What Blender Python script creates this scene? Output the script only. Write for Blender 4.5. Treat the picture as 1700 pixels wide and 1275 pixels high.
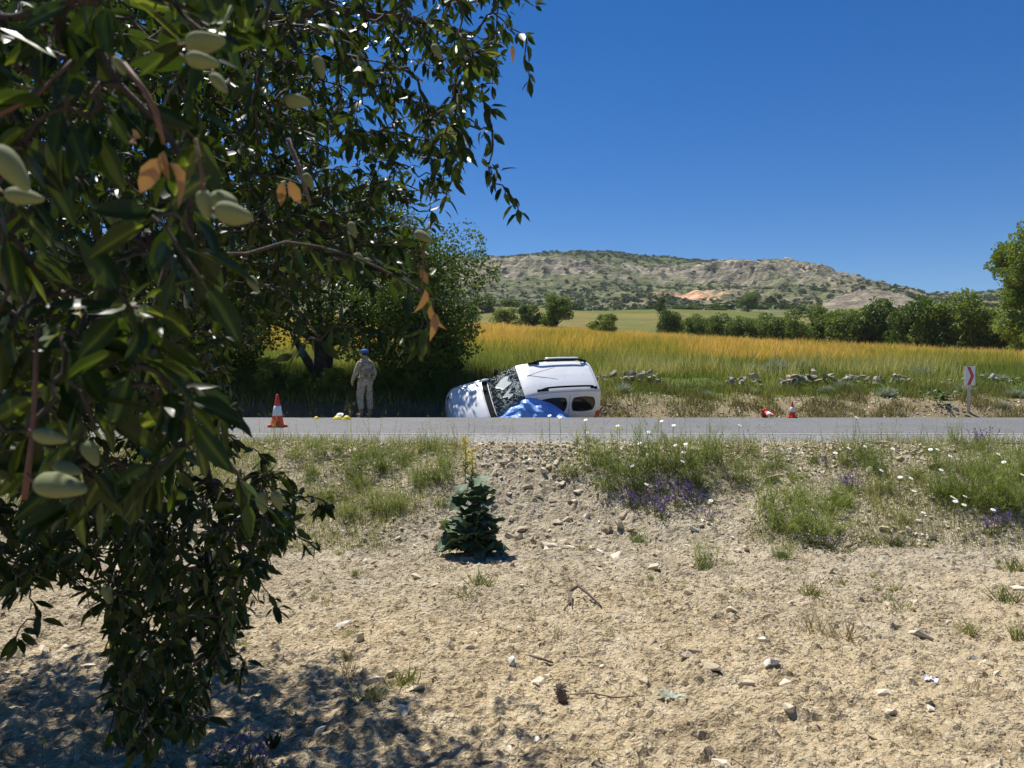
import bpy, bmesh, math, random
import numpy as np
from mathutils import Vector, Matrix

for o in list(bpy.data.objects):
    bpy.data.objects.remove(o)
SC = bpy.context.scene
COL = SC.collection
R = math.radians

# ------------------------------------------------------------------ camera
CAMZ = 1.6
cam_d = bpy.data.cameras.new("camera")
cam_d.sensor_width = 36.0
cam_d.lens = 27.72
cam_d.shift_y = -0.0032
cam_d.clip_start = 0.05
cam_d.clip_end = 6000
cam_d.dof.use_dof = True
cam_d.dof.focus_distance = 14.0
cam_d.dof.aperture_fstop = 8.0
cam = bpy.data.objects.new("camera", cam_d)
COL.objects.link(cam)
cam.location = (0, 0, CAMZ)
cam.rotation_euler = (R(90), 0, 0)
SC.camera = cam

# ------------------------------------------------------------------ sky, sun, exposure
SUN_EL, SUN_AZ = 63.0, -33.0            # azimuth from +Y towards +X
world = bpy.data.worlds.new("World")
SC.world = world
world.use_nodes = True
wn = world.node_tree
bg = wn.nodes["Background"]
sky = wn.nodes.new("ShaderNodeTexSky")
sky.sky_type = 'NISHITA'
sky.sun_disc = False
sky.sun_elevation = R(SUN_EL)
sky.sun_rotation = R(SUN_AZ) % (2 * math.pi)
sky.air_density = 1.0
sky.dust_density = 0.0
sky.ozone_density = 4.0
sky.altitude = 1500
hs = wn.nodes.new("ShaderNodeHueSaturation")
hs.inputs["Saturation"].default_value = 1.37
hs.inputs["Hue"].default_value = 0.508
wn.links.new(sky.outputs[0], hs.inputs["Color"])
wn.links.new(hs.outputs[0], bg.inputs["Color"])
bg.inputs["Strength"].default_value = 0.068
sun_d = bpy.data.lights.new("sun", 'SUN')
sun_d.energy = 4.9
sun_d.angle = R(0.53)
sun_d.color = (1.0, 0.955, 0.88)
sun = bpy.data.objects.new("sun", sun_d)
COL.objects.link(sun)
az = R(SUN_AZ)
SDIR = Vector((math.sin(az) * math.cos(R(SUN_EL)), math.cos(az) * math.cos(R(SUN_EL)), math.sin(R(SUN_EL))))
sun.rotation_euler = SDIR.to_track_quat('Z', 'Y').to_euler()
sun.location = (-20, 20, 60)
vs = SC.view_settings
vs.view_transform = 'Standard'
vs.look = 'None'
vs.exposure = 0.56
vs.gamma = 1.0
vs.use_curve_mapping = False
SC.cycles.max_bounces = 6
SC.cycles.diffuse_bounces = 3
SC.cycles.glossy_bounces = 3
SC.cycles.transmission_bounces = 4
SC.cycles.transparent_max_bounces = 6
SC.cycles.sample_clamp_indirect = 6.0

# ------------------------------------------------------------------ small numeric helpers
F = 1309.0


def at(u, v, d):
    """point seen at photo pixel (u, v) at depth d metres"""
    return np.array([(u - 850.0) / F * d, d, CAMZ - (v - 632.0) / F * d])


def rng(s):
    return np.random.default_rng(s)


def _hash(i, j, s):
    h = (i.astype(np.int64) * 374761393 + j.astype(np.int64) * 668265263 + s * 974634777) & 0xFFFFFFFF
    h = ((h ^ (h >> 13)) * 1274126177) & 0xFFFFFFFF
    h = h ^ (h >> 16)
    return (h & 0xFFFFFF) / float(0xFFFFFF)


def vn(x, y, s=0):
    x = np.asarray(x, float); y = np.asarray(y, float)
    xi = np.floor(x); yi = np.floor(y)
    fx = x - xi; fy = y - yi
    fx = fx * fx * fx * (fx * (fx * 6 - 15) + 10); fy = fy * fy * fy * (fy * (fy * 6 - 15) + 10)
    a = _hash(xi, yi, s); b = _hash(xi + 1, yi, s); c = _hash(xi, yi + 1, s); d = _hash(xi + 1, yi + 1, s)
    return (a + (b - a) * fx) * (1 - fy) + (c + (d - c) * fx) * fy


def fbm(x, y, s=0, n=4, gain=.5):
    t = 0; a = 1; m = 0
    for k in range(n):
        ca, sa = math.cos(.6 * k + .3), math.sin(.6 * k + .3)
        xx = (x * ca - y * sa) * 2 ** k; yy = (x * sa + y * ca) * 2 ** k
        t = t + a * vn(xx + 17.3 * k, yy - 9.1 * k, s + k); m += a; a *= gain
    return t / m


def smooth(a, b, x):
    t = np.clip((np.asarray(x, float) - a) / (b - a), 0, 1)
    return t * t * (3 - 2 * t)


def pchip(xk, yk, x):
    xk = np.asarray(xk, float); yk = np.asarray(yk, float); x = np.clip(np.asarray(x, float), xk[0], xk[-1])
    h = np.diff(xk); dl = np.diff(yk) / h
    m = np.zeros(len(xk)); m[0] = dl[0]; m[-1] = dl[-1]
    for i in range(1, len(xk) - 1):
        if dl[i - 1] * dl[i] > 0:
            w1 = 2 * h[i] + h[i - 1]; w2 = h[i] + 2 * h[i - 1]
            m[i] = (w1 + w2) / (w1 / dl[i - 1] + w2 / dl[i])
    i = np.clip(np.searchsorted(xk, x) - 1, 0, len(h) - 1)
    t = (x - xk[i]) / h[i]
    return ((1 + 2 * t) * (1 - t) ** 2 * yk[i] + t * (1 - t) ** 2 * h[i] * m[i] + t * t * (3 - 2 * t) * yk[i + 1]
            + t * t * (t - 1) * h[i] * m[i + 1])


def unit(a):
    a = np.asarray(a, float)
    return a / np.maximum(np.linalg.norm(a, axis=-1, keepdims=True), 1e-9)


# ------------------------------------------------------------------ object helpers
def mk(name, V, Fs, mat, parent=None, smooth=False, tint=None, midx=None, vcol=None):
    """ONE mesh object from arrays"""
    me = mesh_of(name, V, Fs, mat, smooth, tint, midx, vcol)
    return link(name, me, parent)


def mesh_of(name, V, Fs, mat, smooth=False, tint=None, midx=None, vcol=None):
    V = np.asarray(V, float)
    if not isinstance(Fs, list):
        Fs = [Fs]
    Fs = [np.asarray(f, np.int64) for f in Fs if len(f)]
    me = bpy.data.meshes.new(name)
    me.vertices.add(len(V)); me.vertices.foreach_set("co", V.astype(np.float32).ravel())
    li = np.concatenate([f.ravel() for f in Fs])
    tot = np.concatenate([np.full(len(f), f.shape[1]) for f in Fs])
    st = np.concatenate([[0], np.cumsum(tot)[:-1]])
    me.loops.add(len(li)); me.loops.foreach_set("vertex_index", li.astype(np.int32))
    me.polygons.add(len(tot)); me.polygons.foreach_set("loop_start", st.astype(np.int32))
    me.polygons.foreach_set("use_smooth", np.full(len(tot), bool(smooth)))
    for m in (mat if isinstance(mat, (list, tuple)) else [mat]):
        me.materials.append(m)
    if midx is not None:
        me.polygons.foreach_set("material_index", np.asarray(midx, np.int32))
    me.update(calc_edges=True)
    if tint is not None:
        a = me.attributes.new("tint", 'FLOAT', 'POINT'); a.data.foreach_set("value", np.asarray(tint, np.float32))
    if vcol is not None:
        a = me.attributes.new("col", 'FLOAT_COLOR', 'POINT')
        c = np.ones((len(V), 4), np.float32); c[:, :3] = vcol; a.data.foreach_set("color", c.ravel())
    return me


def link(name, me, parent=None):
    o = bpy.data.objects.new(name, me); COL.objects.link(o)
    if parent is not None:
        o.parent = parent
    return o


def tag(o, label=None, cat=None, group=None, kind=None):
    if label: o["label"] = label
    if cat: o["category"] = cat
    if group: o["group"] = group
    if kind: o["kind"] = kind
    return o


def thing(name, label, cat, loc=(0, 0, 0), rz=0.0, group=None, rot=None):
    o = bpy.data.objects.new(name, None); COL.objects.link(o)
    o.empty_display_size = .1
    o.location = loc
    o.rotation_euler = rot if rot is not None else (0, 0, rz)
    return tag(o, label, cat, group)


def copy_tree(o, parent=None):
    c = o.copy(); COL.objects.link(c)
    if parent is not None:
        c.parent = parent
    for ch in list(o.children):
        copy_tree(ch, c)
    return c


def place(root, used, loc, rz, s, label, group=None):
    """first use moves the prototype itself, later uses are copies"""
    o = root if not used else copy_tree(root)
    o.location = loc; o.rotation_euler = (0, 0, rz); o.scale = (s, s, s) if np.isscalar(s) else s
    o["label"] = label
    if group: o["group"] = group
    return o


def merge(parts):
    """parts: list of (V, [F..], tint or None) -> V, Fs, tint"""
    Vs, Fd, T, k = [], {}, [], 0
    for p in parts:
        V, Fs = np.asarray(p[0], float), p[1]
        if not isinstance(Fs, list): Fs = [Fs]
        for f in Fs:
            f = np.asarray(f, np.int64)
            if len(f): Fd.setdefault(f.shape[1], []).append(f + k)
        t = p[2] if len(p) > 2 and p[2] is not None else np.zeros(len(V))
        T.append(np.broadcast_to(np.asarray(t, float), (len(V),)))
        Vs.append(V); k += len(V)
    return np.concatenate(Vs), [np.concatenate(f) for f in Fd.values()], np.concatenate(T)


# ------------------------------------------------------------------ geometry makers
def tubes(P0, P1, R0, R1, n=5):
    P0, P1 = np.asarray(P0, float), np.asarray(P1, float)
    R0 = np.broadcast_to(R0, (len(P0),)); R1 = np.broadcast_to(R1, (len(P0),))
    d = unit(P1 - P0)
    up = np.where(np.abs(d[:, 2:3]) > .9, np.array([[1., 0, 0]]), np.array([[0, 0, 1.]]))
    a = unit(np.cross(d, up)); b = np.cross(d, a)
    th = np.arange(n) * 2 * np.pi / n
    ring = a[:, None, :] * np.cos(th)[None, :, None] + b[:, None, :] * np.sin(th)[None, :, None]
    V = np.concatenate([P0[:, None] + ring * R0[:, None, None], P1[:, None] + ring * R1[:, None, None]], 1)
    i = np.arange(n); j = (i + 1) % n
    q = np.stack([i, j, j + n, i + n], 1)
    Fq = (np.arange(len(P0))[:, None, None] * 2 * n + q[None]).reshape(-1, 4)
    return V.reshape(-1, 3), Fq


def polytube(pts, rad, n=8, caps=True):
    pts = np.asarray(pts, float); rad = np.broadcast_to(rad, (len(pts),))
    t = unit(np.gradient(pts, axis=0))
    up = np.array([0, 0, 1.]) if abs(t[0][2]) < .9 else np.array([1., 0, 0])
    V = []
    a = unit(np.cross(t[0], up))
    for k in range(len(pts)):
        a = unit(a - t[k] * np.dot(a, t[k])); b = np.cross(t[k], a)
        th = np.arange(n) * 2 * np.pi / n
        V.append(pts[k] + rad[k] * (a[None] * np.cos(th)[:, None] + b[None] * np.sin(th)[:, None]))
    V = np.concatenate(V)
    Fq = [[k * n + i, k * n + (i + 1) % n, (k + 1) * n + (i + 1) % n, (k + 1) * n + i] for k in range(len(pts) - 1) for i in range(n)]
    Fs = [np.array(Fq)]
    if caps:
        Fs.append(np.array([list(range(n))[::-1], [(len(pts) - 1) * n + i for i in range(n)]]))
    return V, Fs


def lathe(prof, n=24, closed=True):
    """prof: list of (r, z)"""
    th = np.arange(n) * 2 * np.pi / n
    V = np.concatenate([np.stack([r * np.cos(th), r * np.sin(th), np.full(n, z)], 1) for r, z in prof])
    Fq = [[k * n + i, k * n + (i + 1) % n, (k + 1) * n + (i + 1) % n, (k + 1) * n + i] for k in range(len(prof) - 1) for i in range(n)]
    Fs = [np.array(Fq)]
    if closed:
        Fs.append(np.array([list(range(n))[::-1], [(len(prof) - 1) * n + i for i in range(n)]]))
    return V, Fs


def box(c, s, bev=0.0):
    """bevelled box"""
    bm = bmesh.new()
    bmesh.ops.create_cube(bm, size=1.0)
    for v in bm.verts:
        v.co = Vector((v.co.x * s[0], v.co.y * s[1], v.co.z * s[2]))
    if bev:
        bmesh.ops.bevel(bm, geom=list(bm.edges), offset=bev, segments=2, profile=.6, affect='EDGES')
    for v in bm.verts:
        v.co += Vector(c)
    bm.verts.index_update()
    V = np.array([v.co[:] for v in bm.verts])
    Fd = {}
    for f in bm.faces:
        Fd.setdefault(len(f.verts), []).append([v.index for v in f.verts])
    bm.free()
    return V, [np.array(f) for f in Fd.values()]


# leaf template: 11 vertices, folded along the midrib
_LA = np.array([0, .15, .15, .15, .42, .42, .42, .74, .74, .74, 1.0])
_LB = np.array([0, -.62, 0, .62, -1, 0, 1, -.68, 0, .68, 0])
_LQ = np.array([[1, 2, 5, 4], [2, 3, 6, 5], [4, 5, 8, 7], [5, 6, 9, 8]])
_LT = np.array([[0, 2, 1], [0, 3, 2], [7, 8, 10], [8, 9, 10]])


def leaf_batch(P, D, N, L, W, fold=.28, curl=.12):
    n = len(P)
    D = unit(D); S = unit(np.cross(N, D)); N2 = np.cross(D, S)
    L = np.broadcast_to(L, (n,)); W = np.broadcast_to(W, (n,)); curl = np.broadcast_to(curl, (n,)); fold = np.broadcast_to(fold, (n,))
    V = (P[:, None] + D[:, None] * (_LA[None, :, None] * L[:, None, None])
         + S[:, None] * (_LB[None, :, None] * W[:, None, None] * .5)
         + N2[:, None] * ((np.abs(_LB)[None] * fold[:, None] * W[:, None] * .5 - (_LA ** 2)[None] * (curl * L)[:, None])[..., None]))
    k = np.arange(n)[:, None, None] * 11
    return V.reshape(-1, 3), [(k + _LQ[None]).reshape(-1, 4), (k + _LT[None]).reshape(-1, 3)]


def blade_batch(P, D, L, W, bend, r):
    """thin curved blades: base pair, mid pair, tip"""
    n = len(P); D = unit(D)
    L = np.broadcast_to(L, (n,))[:, None]; W = np.broadcast_to(W, (n,))[:, None]; bend = np.broadcast_to(bend, (n,))[:, None]
    ang = r.uniform(0, 2 * np.pi, n)
    h = np.stack([np.cos(ang), np.sin(ang), np.zeros(n)], 1)
    s = unit(np.cross(D, h)); b = unit(np.cross(s, D))
    mid = P + D * L * .55 + b * bend * L * .18
    tip = P + D * L * (1 - .25 * bend) + b * bend * L * .6
    V = np.stack([P - s * W * .5, P + s * W * .5, mid - s * W * .4, mid + s * W * .4, tip], 1)
    k = np.arange(n)[:, None] * 5
    return V.reshape(-1, 3), [k + np.array([[0, 1, 3, 2]]), k + np.array([[2, 3, 4]])]


def tri_blades(P, H, W, lean, r):
    """one triangle per blade, for grass seen from far away"""
    n = len(P)
    ang = r.uniform(0, np.pi, n); s = np.stack([np.cos(ang), np.sin(ang), np.zeros(n)], 1) * np.broadcast_to(W, (n,))[:, None] * .5
    tip = P + np.stack([r.normal(0, 1, n) * lean, r.normal(0, 1, n) * lean, np.ones(n)], 1) * np.broadcast_to(H, (n,))[:, None]
    V = np.stack([P - s, P + s, tip], 1).reshape(-1, 3)
    return V, [np.arange(n)[:, None] * 3 + np.array([[0, 1, 2]])]


def rnd_dirs(n, r):
    return unit(r.normal(size=(n, 3)))


def leaf_cards(P, size, r, up=.35):
    """small rhombic leaf faces with free orientation"""
    n = len(P)
    N = unit(rnd_dirs(n, r) + np.array([0, 0, up])); A = unit(np.cross(N, rnd_dirs(n, r))); B = np.cross(N, A)
    L = np.broadcast_to(size, (n,))[:, None] * r.uniform(.7, 1.35, (n, 1)); Wd = L * r.uniform(.4, .65, (n, 1))
    V = np.stack([P - A * L * .5, P + B * Wd * .5 + N * L * .08, P + A * L * .5, P - B * Wd * .5 + N * L * .08], 1).reshape(-1, 3)
    return V, [np.arange(n)[:, None] * 4 + np.array([[0, 1, 2, 3]])]


def crown(n, C, Rd, size, r, shell=.55):
    """leaf cards spread through clump spheres C with radii Rd"""
    C = np.asarray(C, float); Rd = np.asarray(Rd, float)
    w = Rd ** 2.2; k = r.choice(len(C), n, p=w / w.sum())
    d = rnd_dirs(n, r); rr = np.where(r.random(n) < shell, r.uniform(.82, 1.06, n), r.random(n) ** .45)
    # lumpy clumps: push with direction noise
    lump = 1 + .22 * np.sin(d[:, 0] * 5 + k) * np.sin(d[:, 1] * 4 + 2 * k) + .15 * np.sin(d[:, 2] * 7 + k * 3)
    P = C[k] + d * (rr * lump)[:, None] * Rd[k][:, None] * np.array([1, 1, .85])
    V, Fs = leaf_cards(P, size, r)
    t = np.clip(r.random(len(C))[k] * .55 + r.random(n) * .45, 0, 1)
    return V, Fs, np.repeat(t, 4)


def hull_rock(seed, n=13, flat=.6):
    r = rng(seed)
    p = rnd_dirs(n, r) * r.uniform(.75, 1.0, (n, 1)) * np.array([1, r.uniform(.6, .95), flat * r.uniform(.8, 1.2)])
    bm = bmesh.new()
    for q in p: bm.verts.new(q)
    res = bmesh.ops.convex_hull(bm, input=list(bm.verts))
    junk = [e for e in res["geom_interior"] if isinstance(e, bmesh.types.BMVert)]
    if junk: bmesh.ops.delete(bm, geom=junk, context='VERTS')
    bmesh.ops.triangulate(bm, faces=list(bm.faces))
    bm.verts.index_update()
    V = np.array([v.co[:] for v in bm.verts]); Fc = np.array([[v.index for v in f.verts] for f in bm.faces])
    bm.free()
    return V, Fc


ROCKS = [hull_rock(100 + i, 12 + i % 4, (.45, .6, .75)[i % 3]) for i in range(14)]
CLODS = [hull_rock(300 + i, 6 + i % 2, .75) for i in range(10)]


def scatter_rocks(P, S, lib, r):
    """many small stones in one mesh"""
    parts = []
    k = r.integers(0, len(lib), len(P)); ang = r.uniform(0, 2 * np.pi, len(P)); tl = r.normal(0, .25, (len(P), 2)); tt = r.random(len(P))
    out = []
    for m in range(len(lib)):
        idx = np.where(k == m)[0]
        if not len(idx): continue
        V, Fc = lib[m]
        c, s = np.cos(ang[idx])[:, None], np.sin(ang[idx])[:, None]
        x = V[None, :, 0]; y = V[None, :, 1]; z = V[None, :, 2] + tl[idx, 0:1] * x + tl[idx, 1:2] * y
        W = np.stack([c * x - s * y, s * x + c * y, z + 0 * c], 2) * S[idx][:, None, None] + P[idx][:, None]
        Fo = np.arange(len(idx))[:, None, None] * len(V) + Fc[None]
        out.append((W.reshape(-1, 3), [Fo.reshape(-1, 3)], np.repeat(tt[idx], len(V))))
    return merge(out)


def grid_mesh(X, Y, Z):
    """X, Y, Z as (rows, cols)"""
    r_, c_ = X.shape
    V = np.stack([X, Y, Z], 2).reshape(-1, 3)
    i = np.arange(r_ - 1)[:, None] * c_ + np.arange(c_ - 1)[None]
    return V, [np.stack([i, i + 1, i + c_ + 1, i + c_], 2).reshape(-1, 4)]


# ------------------------------------------------------------------ materials
def newmat(name):
    m = bpy.data.materials.new(name); m.use_nodes = True
    nt = m.node_tree
    return m, nt, nt.nodes["Principled BSDF"], nt.nodes["Material Output"]


def N(nt, t, **kw):
    n = nt.nodes.new(t)
    for k, v in kw.items():
        setattr(n, k, v)
    return n


def ramp(nt, fac, stops):
    n = nt.nodes.new("ShaderNodeValToRGB")
    e = n.color_ramp.elements
    while len(e) < len(stops): e.new(.5)
    for k, (p, c) in enumerate(stops):
        e[k].position = p; e[k].color = (*c, 1) if len(c) == 3 else c
    nt.links.new(fac, n.inputs[0])
    return n.outputs[0]


def noise(nt, scale, detail=4, rough=.55, coord=None, dist=0.0):
    n = N(nt, "ShaderNodeTexNoise")
    n.inputs["Scale"].default_value = scale; n.inputs["Detail"].default_value = detail
    n.inputs["Roughness"].default_value = rough; n.inputs["Distortion"].default_value = dist
    if coord is not None: nt.links.new(coord, n.inputs["Vector"])
    return n.outputs["Fac"]


def mixc(nt, fac, a, b, mode='MIX'):
    n = N(nt, "ShaderNodeMix", data_type='RGBA', blend_type=mode)
    for s, v in ((n.inputs[0], fac), (n.inputs[6], a), (n.inputs[7], b)):
        if isinstance(v, (int, float)): s.default_value = v
        elif isinstance(v, tuple): s.default_value = (*v, 1)
        else: nt.links.new(v, s)
    return n.outputs[2]


def math_n(nt, op, a, b=0.0, clamp=False):
    n = N(nt, "ShaderNodeMath", operation=op); n.use_clamp = clamp
    for s, v in ((n.inputs[0], a), (n.inputs[1], b)):
        if isinstance(v, (int, float)): s.default_value = v
        else: nt.links.new(v, s)
    return n.outputs[0]


def bump(nt, p, h, strength=.4, dist=.01):
    b = N(nt, "ShaderNodeBump"); b.inputs["Strength"].default_value = strength; b.inputs["Distance"].default_value = dist
    nt.links.new(h, b.inputs["Height"]); nt.links.new(b.outputs[0], p.inputs["Normal"])


def objco(nt):
    return N(nt, "ShaderNodeTexCoord").outputs["Object"]


def plain(name, col, rough=.6, var=.12, scale=8.0, metal=0.0, coat=0.0, bmp=0.0):
    m, nt, p, out = newmat(name)
    f = noise(nt, scale, 5, .6, objco(nt))
    lo = tuple(c * (1 - var) for c in col); hi = tuple(min(1, c * (1 + var)) for c in col)
    nt.links.new(ramp(nt, f, [(.3, lo), (.7, hi)]), p.inputs["Base Color"])
    p.inputs["Roughness"].default_value = rough; p.inputs["Metallic"].default_value = metal
    if coat: p.inputs["Coat Weight"].default_value = coat; p.inputs["Coat Roughness"].default_value = .08
    if bmp: bump(nt, p, noise(nt, scale * 6, 4, .6, objco(nt)), bmp, .01)
    return m


def tintval(nt):
    """per-leaf variation: stored tint plus the object's own random"""
    a = N(nt, "ShaderNodeAttribute", attribute_name="tint").outputs["Fac"]
    o = N(nt, "ShaderNodeObjectInfo").outputs["Random"]
    return a, o


def foliage(name, stops, rough=.5, trans=.35, spec=.4, tcol=1.6, objvar=.35):
    """leaf material: tint picks the colour, part of the light passes through"""
    m, nt, p, out = newmat(name)
    a, o = tintval(nt)
    f = math_n(nt, 'ADD', a, math_n(nt, 'MULTIPLY', math_n(nt, 'SUBTRACT', o, .5), objvar), True)
    c = ramp(nt, f, stops)
    c = mixc(nt, .5, c, ramp(nt, noise(nt, 45, 4, .65, N(nt, "ShaderNodeNewGeometry").outputs["Position"]), [(.3, (.7, .68, .62)), (.6, (1, 1, 1)), (.75, (1.2, 1.15, 1.0))]), 'MULTIPLY') if rough < .45 else c
    nt.links.new(c, p.inputs["Base Color"])
    p.inputs["Roughness"].default_value = rough; p.inputs["Specular IOR Level"].default_value = spec
    t = N(nt, "ShaderNodeBsdfTranslucent")
    tc = mixc(nt, 1.0, c, (tcol, tcol * .95, tcol * .45), 'MULTIPLY')
    nt.links.new(tc, t.inputs["Color"])
    mx = N(nt, "ShaderNodeMixShader"); mx.inputs[0].default_value = trans
    nt.links.new(p.outputs[0], mx.inputs[1]); nt.links.new(t.outputs[0], mx.inputs[2]); nt.links.new(mx.outputs[0], out.inputs[0])
    return m


def soil_mat():
    m, nt, p, out = newmat("dry_soil")
    co = objco(nt)
    big = noise(nt, .55, 4, .6, co); mid = noise(nt, 5.0, 6, .65, co); fine = noise(nt, 60, 5, .7, co)
    c1 = ramp(nt, mid, [(.28, (.34, .265, .165)), (.5, (.52, .425, .27)), (.72, (.64, .545, .385))])
    c2 = ramp(nt, mid, [(.28, (.28, .235, .165)), (.5, (.45, .39, .28)), (.72, (.58, .515, .39))])
    sep = N(nt, "ShaderNodeSeparateXYZ"); nt.links.new(co, sep.inputs[0])
    far = math_n(nt, 'ADD', math_n(nt, 'MULTIPLY', math_n(nt, 'SUBTRACT', sep.outputs[1], 5.0), .25), math_n(nt, 'MULTIPLY', math_n(nt, 'SUBTRACT', big, .5), 2.2), True)
    c = mixc(nt, far, c1, c2)
    c = mixc(nt, .6, c, ramp(nt, noise(nt, 1.7, 5, .6, co, .8), [(.34, (.68, .66, .64)), (.5, (1, 1, 1)), (.68, (1.12, 1.10, 1.05))]), 'MULTIPLY')
    c = mixc(nt, .55, c, ramp(nt, fine, [(.25, (.6, .57, .52)), (.6, (1, 1, 1)), (.8, (1.15, 1.14, 1.1))]), 'MULTIPLY')
    nt.links.new(c, p.inputs["Base Color"]); p.inputs["Roughness"].default_value = .95; p.inputs["Specular IOR Level"].default_value = .15
    vo = N(nt, "ShaderNodeTexVoronoi"); vo.inputs["Scale"].default_value = 34; vo.inputs["Randomness"].default_value = 1; nt.links.new(co, vo.inputs["Vector"])
    vp = N(nt, "ShaderNodeTexVoronoi"); vp.inputs["Scale"].default_value = 85; nt.links.new(co, vp.inputs["Vector"])
    s1 = N(nt, "ShaderNodeSeparateColor"); nt.links.new(vo.outputs["Color"], s1.inputs[0]); s2 = N(nt, "ShaderNodeSeparateColor"); nt.links.new(vp.outputs["Color"], s2.inputs[0])
    g = math_n(nt, 'MULTIPLY', math_n(nt, 'GREATER_THAN', s1.outputs[0], .72), math_n(nt, 'LESS_THAN', vo.outputs["Distance"], .42))
    c = mixc(nt, math_n(nt, 'MULTIPLY', g, .55), c, (.60, .53, .40))
    c = mixc(nt, .5, c, ramp(nt, s2.outputs[0], [(0, (.62, .58, .52)), (.5, (1, 1, 1)), (1, (1.25, 1.22, 1.15))]), 'MULTIPLY')
    nt.links.new(c, p.inputs["Base Color"])
    h = math_n(nt, 'ADD', fine, math_n(nt, 'MULTIPLY', noise(nt, 22, 5, .65, co), 1.6))
    h = math_n(nt, 'SUBTRACT', h, math_n(nt, 'ADD', vo.outputs["Distance"], math_n(nt, 'MULTIPLY', vp.outputs["Distance"], .6)))
    bump(nt, p, h, 1.0, .014)
    return m


def stone_mat(name, stops, objvar=True):
    m, nt, p, out = newmat(name)
    a, o = tintval(nt)
    f = math_n(nt, 'ADD', a, math_n(nt, 'MULTIPLY', o, .9 if objvar else .0), True)
    c = ramp(nt, f, stops)
    n1 = noise(nt, 30, 5, .65, N(nt, "ShaderNodeNewGeometry").outputs["Position"])
    c = mixc(nt, .6, c, ramp(nt, n1, [(.3, (.68, .64, .58)), (.6, (1, 1, 1))]), 'MULTIPLY')
    nt.links.new(c, p.inputs["Base Color"]); p.inputs["Roughness"].default_value = .9; p.inputs["Specular IOR Level"].default_value = .2
    bump(nt, p, n1, .5, .01)
    return m


def asphalt(name, lo, hi, scale):
    m, nt, p, out = newmat(name)
    co = objco(nt)
    v = N(nt, "ShaderNodeTexVoronoi"); v.inputs["Scale"].default_value = scale; nt.links.new(co, v.inputs["Vector"])
    sp = N(nt, "ShaderNodeSeparateColor"); nt.links.new(v.outputs["Color"], sp.inputs[0])
    c = ramp(nt, sp.outputs[0], [(0, lo), (.55, tuple((a + b) / 2 for a, b in zip(lo, hi))), (1, hi)])
    c = mixc(nt, .5, c, ramp(nt, noise(nt, .9, 5, .6, co), [(.3, (.68, .68, .69)), (.7, (1.15, 1.14, 1.10))]), 'MULTIPLY')
    nt.links.new(c, p.inputs["Base Color"]); p.inputs["Roughness"].default_value = .8
    bump(nt, p, v.outputs["Distance"], .6, .01)
    return m


def vcol_mat(name, nscale=6.0, amt=.5, rough=.95, bmp=.5, bscale=30):
    m, nt, p, out = newmat(name)
    co = objco(nt)
    c = N(nt, "ShaderNodeAttribute", attribute_name="col").outputs["Color"]
    f = noise(nt, nscale, 6, .65, co)
    c = mixc(nt, amt, c, ramp(nt, f, [(.28, (.5, .5, .48)), (.5, (1, 1, 1)), (.75, (1.35, 1.32, 1.25))]), 'MULTIPLY')
    nt.links.new(c, p.inputs["Base Color"]); p.inputs["Roughness"].default_value = rough; p.inputs["Specular IOR Level"].default_value = .1
    bump(nt, p, noise(nt, bscale, 5, .6, co), bmp, .05)
    return m


M = {}
M["soil"] = soil_mat()
M["stone"] = stone_mat("pale_stone", [(0, (.36, .29, .19)), (.35, (.50, .42, .29)), (.7, (.60, .53, .40)), (1, (.70, .645, .53))])
M["gravel"] = stone_mat("gravel_stone", [(0, (.40, .33, .22)), (.4, (.55, .475, .34)), (.8, (.66, .60, .46)), (1, (.74, .70, .60))], False)
M["clod"] = stone_mat("soil_clod", [(0, (.36, .27, .16)), (.5, (.47, .37, .235)), (.85, (.56, .47, .33)), (1, (.66, .59, .47))], False)
M["white_stone"] = stone_mat("white_stone", [(0, (.60, .57, .51)), (1, (.74, .71, .65))])
M["wall_stone"] = stone_mat("wall_stone", [(0, (.22, .19, .15)), (.5, (.36, .32, .25)), (1, (.5, .46, .38))])
M["asphalt"] = asphalt("asphalt", (.07, .07, .073), (.20, .20, .198), 60)
M["chip"] = asphalt("road_chippings", (.05, .05, .05), (.34, .335, .32), 36)
M["line"] = plain("worn_line_paint", (.52, .50, .40), .8, .3, 14)
M["terrain"] = vcol_mat("field_soil", 3.0, .5, bscale=12)
def hill_mat():
    m, nt, p, out = newmat("hill_ground")
    co = objco(nt); c = N(nt, "ShaderNodeAttribute", attribute_name="col").outputs["Color"]
    st = N(nt, "ShaderNodeMapping"); st.inputs["Scale"].default_value = (.05, .05, .42); nt.links.new(co, st.inputs[0])
    f1 = noise(nt, .10, 8, .72, co); f2 = noise(nt, 1.0, 7, .7, st.outputs[0])
    c = mixc(nt, .85, c, ramp(nt, f1, [(.34, (.42, .42, .38)), (.5, (1, 1, 1)), (.68, (1.5, 1.45, 1.35))]), 'MULTIPLY')
    c = mixc(nt, .7, c, ramp(nt, f2, [(.38, (.45, .44, .42)), (.52, (1, 1, 1)), (.7, (1.3, 1.28, 1.22))]), 'MULTIPLY')
    nt.links.new(c, p.inputs["Base Color"]); p.inputs["Roughness"].default_value = .95; p.inputs["Specular IOR Level"].default_value = .1
    bump(nt, p, math_n(nt, 'ADD', f1, f2), 1.0, 3.0)
    return m


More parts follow.
